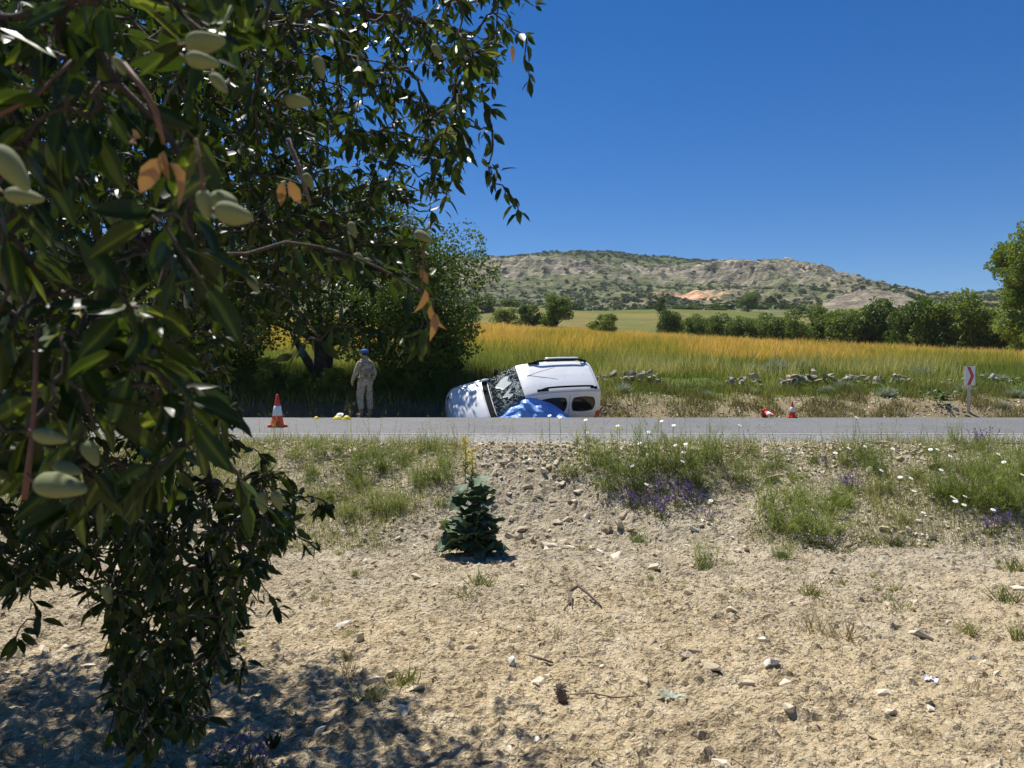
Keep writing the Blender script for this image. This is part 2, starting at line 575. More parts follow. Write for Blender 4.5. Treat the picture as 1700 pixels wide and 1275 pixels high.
M["hill"] = hill_mat()
M["almond_leaf"] = foliage("almond_leaf", [(0, (.013, .025, .004)), (.5, (.024, .044, .007)), (.85, (.050, .082, .012)), (1, (.13, .16, .025))], .40, .30, .32, 2.0, 1.0)
M["dry_leaf"] = foliage("withered_leaf", [(0, (.28, .16, .085)), (1, (.45, .29, .16))], .6, .2, .3, 1.1)
M["almond"] = plain("almond_hull", (.165, .185, .075), .85, .22, 40, bmp=.3)
M["bark"] = plain("almond_bark", (.055, .042, .034), .9, .4, 30, bmp=.6)
M["redtwig"] = plain("young_twig", (.12, .055, .035), .7, .25, 40)
M["oak_leaf"] = foliage("tree_leaf", [(0, (.038, .072, .012)), (.5, (.075, .125, .02)), (1, (.13, .18, .034))], .5, .35, .35)
M["broad_leaf"] = foliage("broad_tree_leaf", [(0, (.026, .052, .010)), (.5, (.05, .088, .015)), (1, (.095, .14, .026))], .5, .33, .3)
M["dark_leaf"] = foliage("hedge_leaf", [(0, (.05, .09, .018)), (.5, (.10, .16, .028)), (1, (.18, .235, .05))], .55, .3, .3, 1.6, .75)
M["bright_leaf"] = foliage("bright_leaf", [(0, (.06, .11, .018)), (.5, (.115, .18, .03)), (1, (.18, .24, .05))], .5, .35, .3)
M["scrub_leaf"] = foliage("hill_scrub_leaf", [(0, (.05, .075, .028)), (.5, (.085, .115, .046)), (1, (.125, .155, .066))], .7, .15, .2)
M["trunk"] = plain("tree_bark", (.05, .042, .036), .95, .4, 6, bmp=.6)
M["wheat"] = foliage("ripening_grain", [(0, (.25, .29, .06)), (.3, (.44, .39, .09)), (.65, (.63, .44, .125)), (1, (.74, .56, .25))], .7, .3, .2, 1.2)
M["grass"] = foliage("verge_grass", [(0, (.08, .125, .025)), (.4, (.16, .21, .045)), (.75, (.27, .29, .08)), (1, (.46, .43, .21))], .65, .35, .2, 1.3)
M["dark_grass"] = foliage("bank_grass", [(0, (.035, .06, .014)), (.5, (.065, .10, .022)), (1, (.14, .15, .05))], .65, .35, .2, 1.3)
M["feather"] = foliage("feathery_leaf", [(0, (.09, .14, .03)), (.5, (.18, .24, .06)), (1, (.36, .40, .14))], .6, .4, .25, 1.25)
M["tuft"] = foliage("tuft_grass", [(0, (.09, .13, .035)), (.6, (.21, .235, .08)), (1, (.45, .41, .22))], .6, .35, .25, 1.3)
M["dry_grass"] = foliage("dry_grass", [(0, (.22, .17, .09)), (1, (.42, .35, .20))], .8, .3, .2, 1.1)
M["grey_leaf"] = foliage("silver_leaf", [(0, (.24, .28, .21)), (1, (.50, .54, .45))], .7, .2, .2, 1.1)
M["sage"] = foliage("sage_leaf", [(0, (.05, .09, .045)), (.5, (.10, .155, .085)), (1, (.22, .28, .18))], .6, .2, .35, 1.2)
M["stem"] = plain("green_stem", (.12, .16, .05), .7, .2, 20)
M["petal"] = plain("white_petal", (.80, .80, .77), .6, .04, 20)
M["yolk"] = plain("yellow_disc", (.62, .42, .03), .7, .15, 60)
M["violet"] = foliage("violet_petal", [(0, (.12, .065, .34)), (1, (.28, .17, .58))], .6, .3, .2, 1.2)
M["lilac"] = foliage("lilac_petal", [(0, (.40, .28, .42)), (1, (.62, .48, .60))], .6, .3, .2, 1.1)
M["yellow_fl"] = foliage("yellow_petal", [(0, (.55, .47, .06)), (1, (.72, .66, .16))], .6, .3, .2, 1.1)
M["stick"] = plain("dead_wood", (.13, .10, .085), .95, .35, 40, bmp=.5)
def car_paint():
    m, nt, p, out = newmat("white_car_paint")
    co = objco(nt); sep = N(nt, "ShaderNodeSeparateXYZ"); nt.links.new(co, sep.inputs[0])
    low = math_n(nt, 'MULTIPLY', math_n(nt, 'SUBTRACT', .15, sep.outputs[2]), 1.3, True)
    d = math_n(nt, 'MULTIPLY', ramp(nt, noise(nt, 5, 6, .7, co), [(.42, (0, 0, 0)), (.7, (1, 1, 1))]), math_n(nt, 'ADD', low, .10), True)
    c = mixc(nt, d, (.80, .81, .82), (.34, .29, .22))
    scr = N(nt, "ShaderNodeMapping"); scr.inputs["Scale"].default_value = (1.2, 14, 9); nt.links.new(co, scr.inputs[0])
    c = mixc(nt, math_n(nt, 'MULTIPLY', math_n(nt, 'GREATER_THAN', noise(nt, 3.5, 6, .75, scr.outputs[0]), .70), .55), c, (.42, .42, .42))
    nt.links.new(c, p.inputs["Base Color"]); p.inputs["Roughness"].default_value = .34; p.inputs["Coat Weight"].default_value = .5; p.inputs["Coat Roughness"].default_value = .1
    return m


M["paint"] = car_paint()
M["trim"] = plain("black_plastic", (.012, .012, .013), .85, .2, 20)
M["trim"].node_tree.nodes["Principled BSDF"].inputs["Specular IOR Level"].default_value = .12
M["rubber"] = plain("tyre_rubber", (.02, .02, .02), .85, .2, 30)
M["alloy"] = plain("wheel_metal", (.45, .45, .46), .35, .1, 20, metal=.8)
M["glass"] = plain("dark_window_glass", (.012, .014, .016), .08, .2, 3, coat=.5)
M["underbody"] = plain("dirty_underbody", (.035, .03, .026), .8, .4, 8)
M["lens_red"] = plain("red_lens", (.42, .03, .02), .2, .1, 20, coat=.5)
M["lens_clear"] = plain("headlight_lens", (.55, .57, .6), .12, .1, 20, coat=.8)
M["tarp"] = plain("blue_tarp", (.17, .36, .78), .45, .10, 9, bmp=.1)
M["cone_red"] = plain("cone_red", (.72, .045, .03), .5, .12, 12)
M["cone_white"] = plain("reflective_white", (.80, .80, .80), .4, .05, 20)
M["cone_base"] = plain("cone_base_red", (.62, .10, .045), .6, .2, 12)
M["sign_white"] = plain("sign_white", (.78, .78, .77), .4, .04, 10)
M["sign_red"] = plain("sign_red", (.55, .025, .03), .4, .08, 10)
M["galv"] = plain("galvanised_steel", (.50, .51, .53), .5, .12, 14, metal=.15)
M["marker_yellow"] = plain("marker_yellow", (.72, .58, .04), .5, .1, 20)
M["marker_white"] = plain("marker_white", (.75, .74, .68), .5, .08, 20)
M["litter"] = plain("white_litter", (.80, .81, .84), .5, .05, 30)
M["skin"] = plain("skin", (.42, .24, .16), .6, .06, 20)
M["hair"] = plain("dark_hair", (.02, .016, .013), .8, .3, 40)
M["beret"] = plain("blue_beret", (.03, .12, .48), .8, .12, 30)
M["boot"] = plain("tan_boot", (.22, .15, .09), .8, .2, 20)
M["strap"] = plain("tan_webbing", (.25, .20, .13), .85, .2, 30)

# ================================================================== LARGE STRUCTURE
def worley(x, y, s=0):
    """distance to the nearest cell point and that cell's random number"""
    xi = np.floor(x); yi = np.floor(y); best = np.full(np.shape(x), 9.0); rv = np.zeros(np.shape(x))
    for dx in (-1, 0, 1):
        for dy in (-1, 0, 1):
            cx, cy = xi + dx, yi + dy
            d = np.hypot(cx + _hash(cx, cy, s) - x, cy + _hash(cx, cy, s + 1) - y); k = d < best
            rv = np.where(k, _hash(cx, cy, s + 2), rv); best = np.minimum(best, d)
    return best, rv


def Hn_base(x, y):
    """height of the near plot: gentle fall to the foot of the road bank, then the bank"""
    x = np.asarray(x, float); y = np.asarray(y, float)
    y0 = y; y = y + (fbm(x * .45 + 2, x * 0 + .5, 13, 3) - .5) * 1.5 * smooth(6.5, 8.5, y0) * (1 - smooth(10.2, 11.4, y0))
    z = pchip([-14, 0, 2, 5, 8.2, 9.0, 9.9, 11.3, 11.9, 12.15, 14], [.15, .02, -.02, -.15, -.34, -.33, -.06, .50, .645, .66, .60], y)
    wob = (fbm(x * .55 + 3, y * .55, 11, 3) - .5)
    z = z + wob * .16 * smooth(2, 5, y) * (1 - smooth(11.3, 12.1, y)) * 1.3
    z = z + (fbm(x * .9, y * .35 + 7, 12, 3) - .5) * .34 * smooth(8.8, 9.8, y) * (1 - smooth(11.2, 12.0, y))
    return z


def clod(x, y):
    d1, r1 = worley(x * 11, y * 11, 51); d2, r2 = worley(x * 22 + 3, y * 22, 54)
    on1 = np.clip((r1 - .45) * 1.8, 0, 1); on2 = np.clip((r2 - .3) * 1.4, 0, 1)
    return np.sqrt(np.clip(.42 - d1, 0, 1)) * on1 * .030 + np.sqrt(np.clip(.46 - d2, 0, 1)) * on2 * .018 - .01


def Hn(x, y):
    k = 1 - smooth(11.7, 12.1, y)
    z = Hn_base(x, y)
    z = z + k * ((fbm(x * 3.2, y * 3.2, 21, 5, .62) - .5) * .085)
    b = np.abs(fbm(x * 9, y * 9, 31, 3, .6) - .5)
    z = z + k * (.016 - b * .075) * (.3 + .9 * vn(x * 1.3, y * 1.3, 5))
    c = vn(x * 24, y * 24, 41) * vn(x * 13 + 5, y * 13, 42)
    return z + k * ((c - .25) * .03 + np.maximum(vn(x * 17, y * 17, 43) - .62, 0) * .07 + (vn(x * 42, y * 42, 44) - .5) * .010 + clod(x, y))


def near_patch(y0, y1, x1, st):
    ys = np.arange(y0, y1 + st * .5, st); xs = np.arange(-x1, x1 + st * .5, st)
    X, Y = np.meshgrid(xs, ys)
    return grid_mesh(X, Y, Hn(X, Y))


gp = [near_patch(2.4, 7.2, 5.0, .0175), near_patch(7.2, 12.2, 9.4, .030)]
# coarser ground around the finely modelled part
for (ya, yb, xa, xb, st) in ((-14, 2.4, -40, 40, .25), (2.4, 7.2, -40, -5.0, .2), (2.4, 7.2, 5.0, 40, .2), (7.2, 12.2, -60, -9.4, .25), (7.2, 12.2, 9.4, 60, .25)):
    xs = np.linspace(xa, xb, int((xb - xa) / st) + 1); ys = np.linspace(ya, yb, int((yb - ya) / st) + 1)
    X, Y = np.meshgrid(xs, ys); gp.append(grid_mesh(X, Y, Hn(X, Y) - .004))
V, Fs, T = merge([(a, b) for a, b in gp])
ground = tag(mk("ground", V, Fs, M["soil"], smooth=False), kind="structure")

# --- road: chipped shoulder sheet with the asphalt lane and its worn edge line on it
ROADZ = .66
xs = np.arange(-90, 91, 1.0)


def strip(name, y0, y1, z, mat, parent=None, wob=0.0, n=6):
    yy = np.linspace(0, 1, n)
    X, Tt = np.meshgrid(np.arange(-90, 90.01, .12 if wob else 1.0), yy)
    Y = y0 + (y1 - y0) * Tt
    if wob: Y = Y + (1 - Tt) ** 3 * (fbm(X * 1.6, X * 0, 77, 4) - .5) * wob
    Z = np.full_like(X, z)
    return mk(name, *grid_mesh(X, Y, Z), mat, parent)


road = tag(strip("road", 13.9, 20.15, ROADZ, M["asphalt"]), kind="structure")
shoulder = tag(strip("road_shoulder", 12.0, 14.15, ROADZ - .004, M["chip"], wob=.5), kind="structure")
X, Y = np.meshgrid(np.arange(-90, 90.01, 1.0), [20.15, 20.4]); Z = np.where(Y > 20.2, .45, ROADZ)
tag(mk("road_edge", *grid_mesh(X, Y, Z), M["chip"]), kind="structure")
X, Y = np.meshgrid(np.arange(-90, 90.01, .15), [13.93, 14.01]); Y = Y + (fbm(X * 2, X * 0, 5, 3) - .5) * .03
mk("edge_line", *grid_mesh(X, Y, np.full_like(X, ROADZ + .004)), M["line"], road)

# --- land beyond the road
def Hf(x, y):
    x = np.asarray(x, float); y = np.asarray(y, float)
    left = pchip([19.8, 20.3, 21.8, 22.3, 23.7, 25, 27], [.55, .55, -.12, -.16, 1.0, 1.3, 1.75], y)
    right = pchip([19.8, 20.3, 21, 21.8, 23, 24.4, 25.4, 27], [.55, .55, .42, .42, .72, 1.12, 1.28, 1.55], y)
    k = smooth(2.0, 3.6, x)
    near = left * (1 - k) + right * k
    base = pchip([27, 35, 60, 110, 140, 250], [1.6, 2.32, 4.7, 8.9, 11.0, 24.0], y)
    t = np.clip((y - 27) / 83, 0, 1) ** .6 * (1 - smooth(120, 235, y))
    tilt = np.where(x > 0, -.075 * x, -.040 * x)
    tilt = np.clip(tilt, -9, 6)
    far = base + tilt * t
    m = smooth(25.5, 28.5, y)
    z = near * (1 - m) + far * m
    z = z + (fbm(x * .5, y * .5, 61, 4) - .5) * .45 * smooth(20.6, 22, y) * (1 - smooth(30, 40, y)) * np.where(x > 2.5, 1, .4)
    z = z + (fbm(x * .05, y * .05, 62, 3) - .5) * 1.0 * smooth(35, 70, y) + (fbm(x * .02, y * .02, 63, 3) - .5) * 5 * smooth(140, 240, y)
    return z


ys = np.concatenate([np.arange(19.7, 30, .12), np.arange(30, 60, .6), np.arange(60, 262, 2.0)])
xs = np.concatenate([np.arange(-260, -24, 3.0), np.arange(-24, 26, .32), np.arange(26, 261, 3.0)])
X, Y = np.meshgrid(xs, ys); Z = Hf(X, Y)
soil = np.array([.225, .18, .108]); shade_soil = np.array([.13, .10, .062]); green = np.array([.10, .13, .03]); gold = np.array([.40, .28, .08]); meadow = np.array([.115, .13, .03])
n1 = fbm(X * .9, Y * .9, 71, 4); n2 = fbm(X * .06, Y * .06, 72, 4)
def mixa(a, b, k): return a + (b - a) * k[..., None]
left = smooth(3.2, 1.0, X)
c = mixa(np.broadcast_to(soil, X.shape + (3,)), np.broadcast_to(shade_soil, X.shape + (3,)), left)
c = mixa(c, np.broadcast_to(green, c.shape), smooth(24.2, 25.4, Y + (n1 - .5) * 2.4))
c = mixa(c, np.broadcast_to(gold, c.shape), smooth(36, 43, Y + (n1 - .5) * 6))
c = mixa(c, np.broadcast_to(meadow, c.shape), smooth(136, 142, Y + (n2 - .5) * 8))
c = mixa(c, np.broadcast_to(np.array([.19, .155, .05]), c.shape), smooth(.45, .62, fbm(X * .02, Y * .07, 73, 5, .6)) * smooth(140, 150, Y) * .85)
c = c * (.82 + .36 * fbm(X * .25, Y * .25, 74, 4))[..., None]
V, Fs = grid_mesh(X, Y, Z)
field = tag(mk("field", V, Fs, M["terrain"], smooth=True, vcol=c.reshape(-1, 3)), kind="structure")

# --- the rocky hill across the back
RIDGE = 950.0
SK_U = [-1800, -900, -300, 200, 500, 700, 780, 860, 920, 985, 1050, 1120, 1190, 1240, 1300, 1322, 1350, 1400, 1440, 1500, 1560, 1620, 1700, 1850, 2200, 3200]
SK_V = [470, 455, 445, 440, 440, 433, 430, 426, 421, 421, 425, 430, 433.5, 433, 431, 437, 452, 473, 484, 490, 495, 488, 478, 468, 462, 470]


def hill_h(x, y):
    t = np.clip((y - 240) / (RIDGE - 240), 0, 1.35)
    u = 850 + x / np.maximum(y, 600) * F * 1.0
    u = 850 + x / RIDGE * F
    zr = CAMZ + (632 - pchip(SK_U, SK_V, u)) / F * RIDGE
    p = pchip([0, .12, .35, .55, .70, .78, .90, 1.0, 1.2, 1.35], [0, .05, .18, .36, .56, .72, .88, 1.0, .98, .80], t)
    z0 = 23.0
    z = z0 + (zr - z0) * p
    rockw = smooth(.70, .78, t + (fbm(x * .01, y * .01, 86, 4) - .5) * .22) * (1 - smooth(.83, .90, t + (fbm(x * .008, y * .01, 87, 3) - .5) * .12) * (1 - smooth(1170, 1220, u) * (1 - smooth(1335, 1350, u)))) * smooth(700, 880, u) * (1 - smooth(1370, 1420, u))
    z = z + (fbm(x * .012, y * .012, 81, 5, .55) - .5) * 30 * smooth(.02, .3, t) * (1 - .75 * smooth(.75, 1.0, t))
    led = fbm(x * .022 + 5, y * .06, 83, 6, .65)
    z = z + rockw * (np.abs(led - .5) * -18 + 4 + (np.floor(led * 11) / 11 - led) * 34)
    z = z + (fbm(x * .06, y * .06, 84, 5, .65) - .5) * 8 * smooth(.1, .3, t) * (1 - .4 * smooth(.85, 1, t))
    return z, t, u, rockw


xs = np.concatenate([np.arange(-1500, -560, 20), np.arange(-560, 720, 3.6), np.arange(720, 1700, 20)])
ys = np.concatenate([np.arange(238, 500, 5.0), np.arange(500, 1000, 3.6), np.arange(1000, 1250, 12)])
X, Y = np.meshgrid(xs, ys); Z, t, U, rk = hill_h(X, Y)
Z = np.where(Y < 262, np.minimum(Z, Hf(X, np.minimum(Y, 260)) - (258 - np.clip(Y, 238, 262)) * .1 + .3), Z)
n1 = fbm(X * .015, Y * .02, 91, 5); n2 = fbm(X * .05, Y * .05, 92, 4); n3 = fbm(X * .03 + 9, Y * .09, 93, 5, .6)
grassc = np.array([.18, .195, .085]); tan = np.array([.31, .265, .17]); rock = np.array([.43, .37, .275]); rock2 = np.array([.27, .24, .165]); greenc = np.array([.09, .12, .045])
c = mixa(np.broadcast_to(grassc, X.shape + (3,)), np.broadcast_to(tan, X.shape + (3,)), smooth(.50, .62, n1) * .8)
c = mixa(c, np.broadcast_to(greenc, c.shape), smooth(.5, .7, n2) * .6)
rc = mixa(np.broadcast_to(rock, c.shape), np.broadcast_to(rock2, c.shape), smooth(.42, .6, n3))
c = mixa(c, rc, np.clip(rk * 1.1 + (n2 - .60) * 3.0 * (rk > .02), 0, 1))
c = mixa(c, rc, smooth(.6, .68, n3) * smooth(.15, .3, t) * (1 - rk) * .6)
c = mixa(c, np.broadcast_to(greenc * 1.2, c.shape), smooth(.84, .92, t) * (1 - smooth(1170, 1215, U) * (1 - smooth(1330, 1350, U))))
# orange quarry scar (at its own place on the slope)
qx, qy = (1137 - 850) / F * 605, 605.
qd = np.hypot((X - qx) / 32, (Y - qy) / 84) + (n2 - .5) * .9
c = mixa(c, np.broadcast_to(np.array([.74, .44, .26]), c.shape) * (0.75 + .5 * n3[..., None]), 1 - smooth(.8, 1.0, qd))
V, Fs = grid_mesh(X, Y, Z)
hill = tag(mk("hill", V, Fs, M["hill"], smooth=False, vcol=c.reshape(-1, 3)), kind="structure")


def surf_far(x, y):
    return np.where(np.asarray(y) < 255, Hf(x, np.minimum(y, 258)), hill_h(x, y)[0])


# --- eroded grey spoil heap in front of the hill, on the right
sx, sy = (1440 - 850) / F * 420, 420.
ax = np.linspace(-1, 1, 150); ay = np.linspace(-1, 1, 60)
A, B = np.meshgrid(ax, ay)
hx, hy = 44., 34.
X = sx + A * hx; Y = sy + B * hy
prof = pchip([-1, -.7, -.35, 0, .3, .65, 1], [0, .35, .82, 1, .92, .55, 0], A) * np.clip(1 - np.abs(B) ** 1.6, 0, 1)
gul = np.abs(fbm(A * 9 + B * 1.5, B * 1.2, 95, 4, .6) - .5)
zb = np.minimum(hill_h(X, Y)[0], CAMZ + (632 - 524) / F * Y)
Z = CAMZ + (632 - 545) / F * sy + prof * 21.0 - gul * 11 * prof + (fbm(X * .2, Y * .2, 97, 3) - .5) * 1.2
c = mixa(np.broadcast_to(np.array([.38, .33, .25]), X.shape + (3,)), np.broadcast_to(np.array([.28, .245, .19]), X.shape + (3,)), smooth(.05, .2, gul))
heap = tag(mk("spoil_heap", *grid_mesh(X, Y, Z), M["hill"], smooth=True, vcol=c.reshape(-1, 3)), kind="structure")

# --- thin summer haze: the air itself
hzV, hzF = box((100, 620, 86.5), (3500, 1400, 177), 0)
hm = bpy.data.materials.new("haze"); hm.use_nodes = True; hnt = hm.node_tree; hnt.nodes.remove(hnt.nodes["Principled BSDF"])
pv = hnt.nodes.new("ShaderNodeVolumePrincipled"); pv.inputs["Color"].default_value = (.80, .87, 1, 1); pv.inputs["Density"].default_value = .00010; pv.inputs["Anisotropy"].default_value = .2
hnt.links.new(pv.outputs[0], hnt.nodes["Material Output"].inputs["Volume"])
tag(mk("haze", hzV, hzF, hm), "thin pale summer haze in the air over the whole valley", "haze", kind="stuff")

# ================================================================== TREES AND SHRUBS BEYOND THE ROAD
def limb_tree(root, trunk_pts, trunk_r, limbs, mat):
    """trunk and limbs as tapered tubes, one mesh each"""
    V, Fs = polytube(trunk_pts, trunk_r, 10); t = mk("trunk", V, Fs, mat, root, True)
    for pts, rad in limbs:
        V, Fs = polytube(pts, rad, 7); mk("limb", V, Fs, mat, root, True)


# --- the broad dark tree on the bank, left of the van
r = rng(5)
b = np.array([-6.25, 26.0, float(Hf(-6.25, 26.0)) - .25])
far_tree = thing("broad_tree", "broad dark-trunked tree standing on the shaded bank behind the person in camouflage", "tree", b)
C, Rd, limbs = [], [], []
tops = [(-2.6, -1.2, 3.0), (-3.6, .5, 4.2), (-1.6, .8, 5.4), (0.2, -1.6, 4.2), (1.6, .4, 5.3), (2.8, -1.2, 3.6), (3.6, .6, 2.6), (4.4, -.8, 3.9), (0.6, 1.2, 6.2),
        (3.0, -1.8, 1.9), (-2.2, -1.6, 2.1), (-3.4, -1.0, 1.7), (.3, -2.4, 2.7), (2.2, -2.4, 2.3), (-4.6, -.8, 2.6), (2.3, 1.5, 4.6), (-.6, -2.2, 5.2), (3.6, .2, 1.8), (3.2, -.6, 1.2)]
for k, q in enumerate(tops):
    q = np.array(q); C.append(q); Rd.append(1.25 + .35 * r.random())
    fork = np.array([.10 * q[0] * .4, .1 * q[1], 1.45 + .12 * (k % 3)])
    mid = fork * .45 + q * .55 + np.array([0, 0, .45 if q[2] > 2 else .8])
    pts = np.array([[.1 * np.sign(q[0]), 0, 1.1], fork, fork * .6 + mid * .4 + r.normal(0, .1, 3), mid, q])
    limbs.append((pts, [.17, .11, .075, .05, .02]))
    for j in range(3):
        e = q + rnd_dirs(1, r)[0] * 1.0
        limbs.append((np.array([mid, (mid + e) / 2 + r.normal(0, .12, 3), e]), [.05, .03, .012]))
limb_tree(far_tree, [[0, 0, -.2], [.02, 0, .25], [0, 0, .8], [.1, 0, 1.35], [.2, .1, 2.2]], [.46, .37, .33, .28, .14], limbs, M["trunk"])
V, Fs = polytube(np.array([[-.1, 0, .1], [-.32, -.05, .7], [-.62, -.1, 1.2], [-1.0, -.1, 1.9]]), [.2, .16, .13, .07], 8); mk("limb", V, Fs, M["trunk"], far_tree, True)
C2, R2 = list(C), list(Rd)
for k in range(70):
    j = r.integers(0, len(tops)); C2.append(np.array(tops[j]) + rnd_dirs(1, r)[0] * np.array([1.5, 1.5, 1.0])); R2.append(r.uniform(.35, .8))
V, Fs, T = crown(64000, C2, R2, .125, r, .4)
mk("crown", V, Fs, M["broad_leaf"], far_tree, tint=T)


# --- generic bushy tree prototypes
def bushy(name, n, size, mat, seed, tall=1.0, clumps=26, trunk=True):
    rr = rng(seed)
    root = thing(name, "tree", "tree")
    C = []; Rr = []
    for k in range(clumps):
        a = rr.uniform(0, 2 * np.pi); h = rr.random() ** .8; rad = (1 - .55 * abs(h - .35)) * rr.random() ** .5
        C.append([math.cos(a) * rad * .40 + .1 * h, math.sin(a) * rad * .40, .12 + h * .74 * tall]); Rr.append(rr.uniform(.07, .20))
    V, Fs, T = crown(n, C, Rr, size, rr, .6)
    mk("crown", V, Fs, mat, root, tint=T)
    if trunk:
        segs0, segs1, r0, r1 = [[0, 0, -.05]], [[.01, 0, .25]], [.03], [.022]
        for c in C[:14]:
            segs0.append([.01, 0, .2]); segs1.append(c); r0.append(.014); r1.append(.004)
        mk("trunk", *tubes(segs0, segs1, np.array(r0), np.array(r1), 6), M["trunk"], root)
    return root


hedge = [bushy("hedge_tree", 7000, .045, M["dark_leaf"], 41, clumps=30), bushy("hedge_tree", 7000, .045, M["dark_leaf"], 42, clumps=24), bushy("hedge_tree", 7000, .045, M["oak_leaf"], 43, clumps=28)]
used = [False] * 3
hg = "bushy trees of the hedgerow along the grain field"
hl = [(1105, 118, 3.6, "low dark bush at the left end of the hedgerow on the grain field"),
      (1150, 114, 4.0, "low rounded bush second from the left end of the hedgerow"),
      (1195, 112, 4.4, "green bush of the hedgerow right below the round dark tree on the meadow"),
      (1240, 108, 4.8, "bush of the hedgerow where its top begins to climb, left of the tall part"),
      (1290, 104, 5.6, "bushy tree of the hedgerow above the fallen red cone"),
      (1340, 100, 6.0, "bushy tree of the hedgerow behind the upright cone beyond the road"),
      (1385, 98, 6.0, "dark bushy tree of the hedgerow in front of the grey spoil heap's left foot"),
      (1435, 94, 6.6, "broad bright green tree of the hedgerow below the middle of the grey spoil heap"),
      (1490, 91, 6.4, "bushy tree of the hedgerow in front of the spoil heap's right slope"),
      (1535, 88, 6.6, "dark tree of the hedgerow just left of the chevron sign's line"),
      (1585, 85, 7.2, "dark tree of the hedgerow directly behind the chevron sign"),
      (1640, 82, 6.6, "dark bush of the hedgerow at the foot of the tall bright tree"),
      (1690, 80, 6.4, "bush of the hedgerow under the tall bright tree at the photo's edge"),
      (1750, 80, 6.6, "bush of the hedgerow beyond the tall bright tree"), (1810, 79, 6.6, "last bush of the hedgerow, beyond the tall bright tree")]
r = rng(8)
for i, (u, d, h, lab) in enumerate(hl):
    k = i % 3
    x = (u - 850) / F * d
    w = h * r.uniform(1.1, 1.35)
    h *= r.uniform(.8, 1.22); place(hedge[k], used[k], (x, d + r.uniform(-3, 3), float(Hf(x, d)) - .15 * h), r.uniform(0, 6), (w, w * r.uniform(.8, 1.2), h * 1.15), lab, hg); used[k] = True
# second, fuller row behind closes the hedge
for i, u in enumerate(range(1120, 1800, 62)):
    d = 124 - i * 3.6; h = 3.8 + i * .32; x = (u - 850) / F * d; k = (i + 1) % 3
    place(hedge[k], True, (x, d, float(Hf(x, d)) - .15 * h), r.uniform(0, 6), (h * 1.35, h * 1.2, h * 1.1), "bush in the back row of the hedgerow, seen through gaps between the front trees", "back row of the hedgerow")

# tall bright tree at the right edge
d = 70.; x = (1742 - 850) / F * d; z0 = float(Hf(x, d))
tall = thing("tall_tree", "tall bright green tree rising above the hedgerow at the right edge of the photo", "tree", (x, d, z0 - .3))
r = rng(17)
C = []; Rd = []
for k in range(60):
    h = r.random(); a = r.uniform(0, 2 * np.pi); rad = (4.9 - 2.2 * abs(h - .45)) * r.random() ** .5
    C.append([math.cos(a) * rad, math.sin(a) * rad, 1.6 + h * 10.2]); Rd.append(r.uniform(.8, 1.6))
V, Fs, T = crown(42000, C, Rd, .27, r, .5); mk("crown", V, Fs, M["bright_leaf"], tall, tint=T)
lim = [(np.array([[0, 0, 2 + k * .35], np.array(C[k]) * .5 + [0, 0, 1.8], C[k]]), [.13, .08, .03]) for k in range(16)]
limb_tree(tall, [[0, 0, -.3], [.1, 0, 2], [0, .1, 5], [.2, 0, 9]], [.38, .3, .22, .08], lim, M["trunk"])

# single bushes on the field and below the hill
fb = [bushy("field_bush", 5200, .055, M["bright_leaf"], 51), bushy("field_bush", 5200, .055, M["dark_leaf"], 52, clumps=18), bushy("field_bush", 4200, .055, M["dark_leaf"], 53, clumps=30)]
used = [False] * 3
bl = [(922, 119, 5.6, 5.6, 0, 551, "bright green bushy tree above the roof of the crashed van"),
      (884, 120, 3.9, 5.2, 1, 548, "dark bush joined to the left of the bright bushy tree above the van"),
      (845, 121, 3.2, 5.6, 2, 546, "low bush at the left end of the clump on the edge of the grain"),
      (1000, 114, 3.0, 5.0, 1, 559, "lone dark bush standing in the grain right of the clump above the van"),
      (1095, 225, 4.6, 4.2, 1, 526, "small dark tree on the meadow under the orange quarry"),
      (1241, 252, 6.6, 7.2, 2, 512, "round dark tree standing alone on the meadow below the cliffs"),
      (925, 150, 4.8, 5.0, 0, 530, "paler tree crown showing behind the bright bushy tree"),
      (800, 235, 5.2, 9.5, 1, 530, "dark bush at the hill's foot next to the broad tree's crown"),
      (772, 150, 4.0, 6.0, 2, 532, "bush between the broad tree and the field clump"),
      (850, 262, 4.0, 9.0, 2, 520, "bush at the hill's foot above the clump"),
      (1330, 258, 3.6, 8.0, 2, 508, "low bush left of the grey spoil heap"),
      (1190, 262, 3.6, 10.0, 1, 506, "scrub bush under the right half of the orange quarry"),
      (1130, 266, 3.4, 11.0, 2, 508, "scrub bush under the left half of the orange quarry")]
r = rng(9)
for i, (u, d, h, w, k, vb, lab) in enumerate(bl):
    x = (u - 850) / F * d
    zb = float(Hf(x, min(d, 258)))
    place(fb[k], used[k], (x, d, zb - .1 * h), r.uniform(0, 6), (w, w, h * 1.12), lab, "bushes on the field below the hill"); used[k] = True

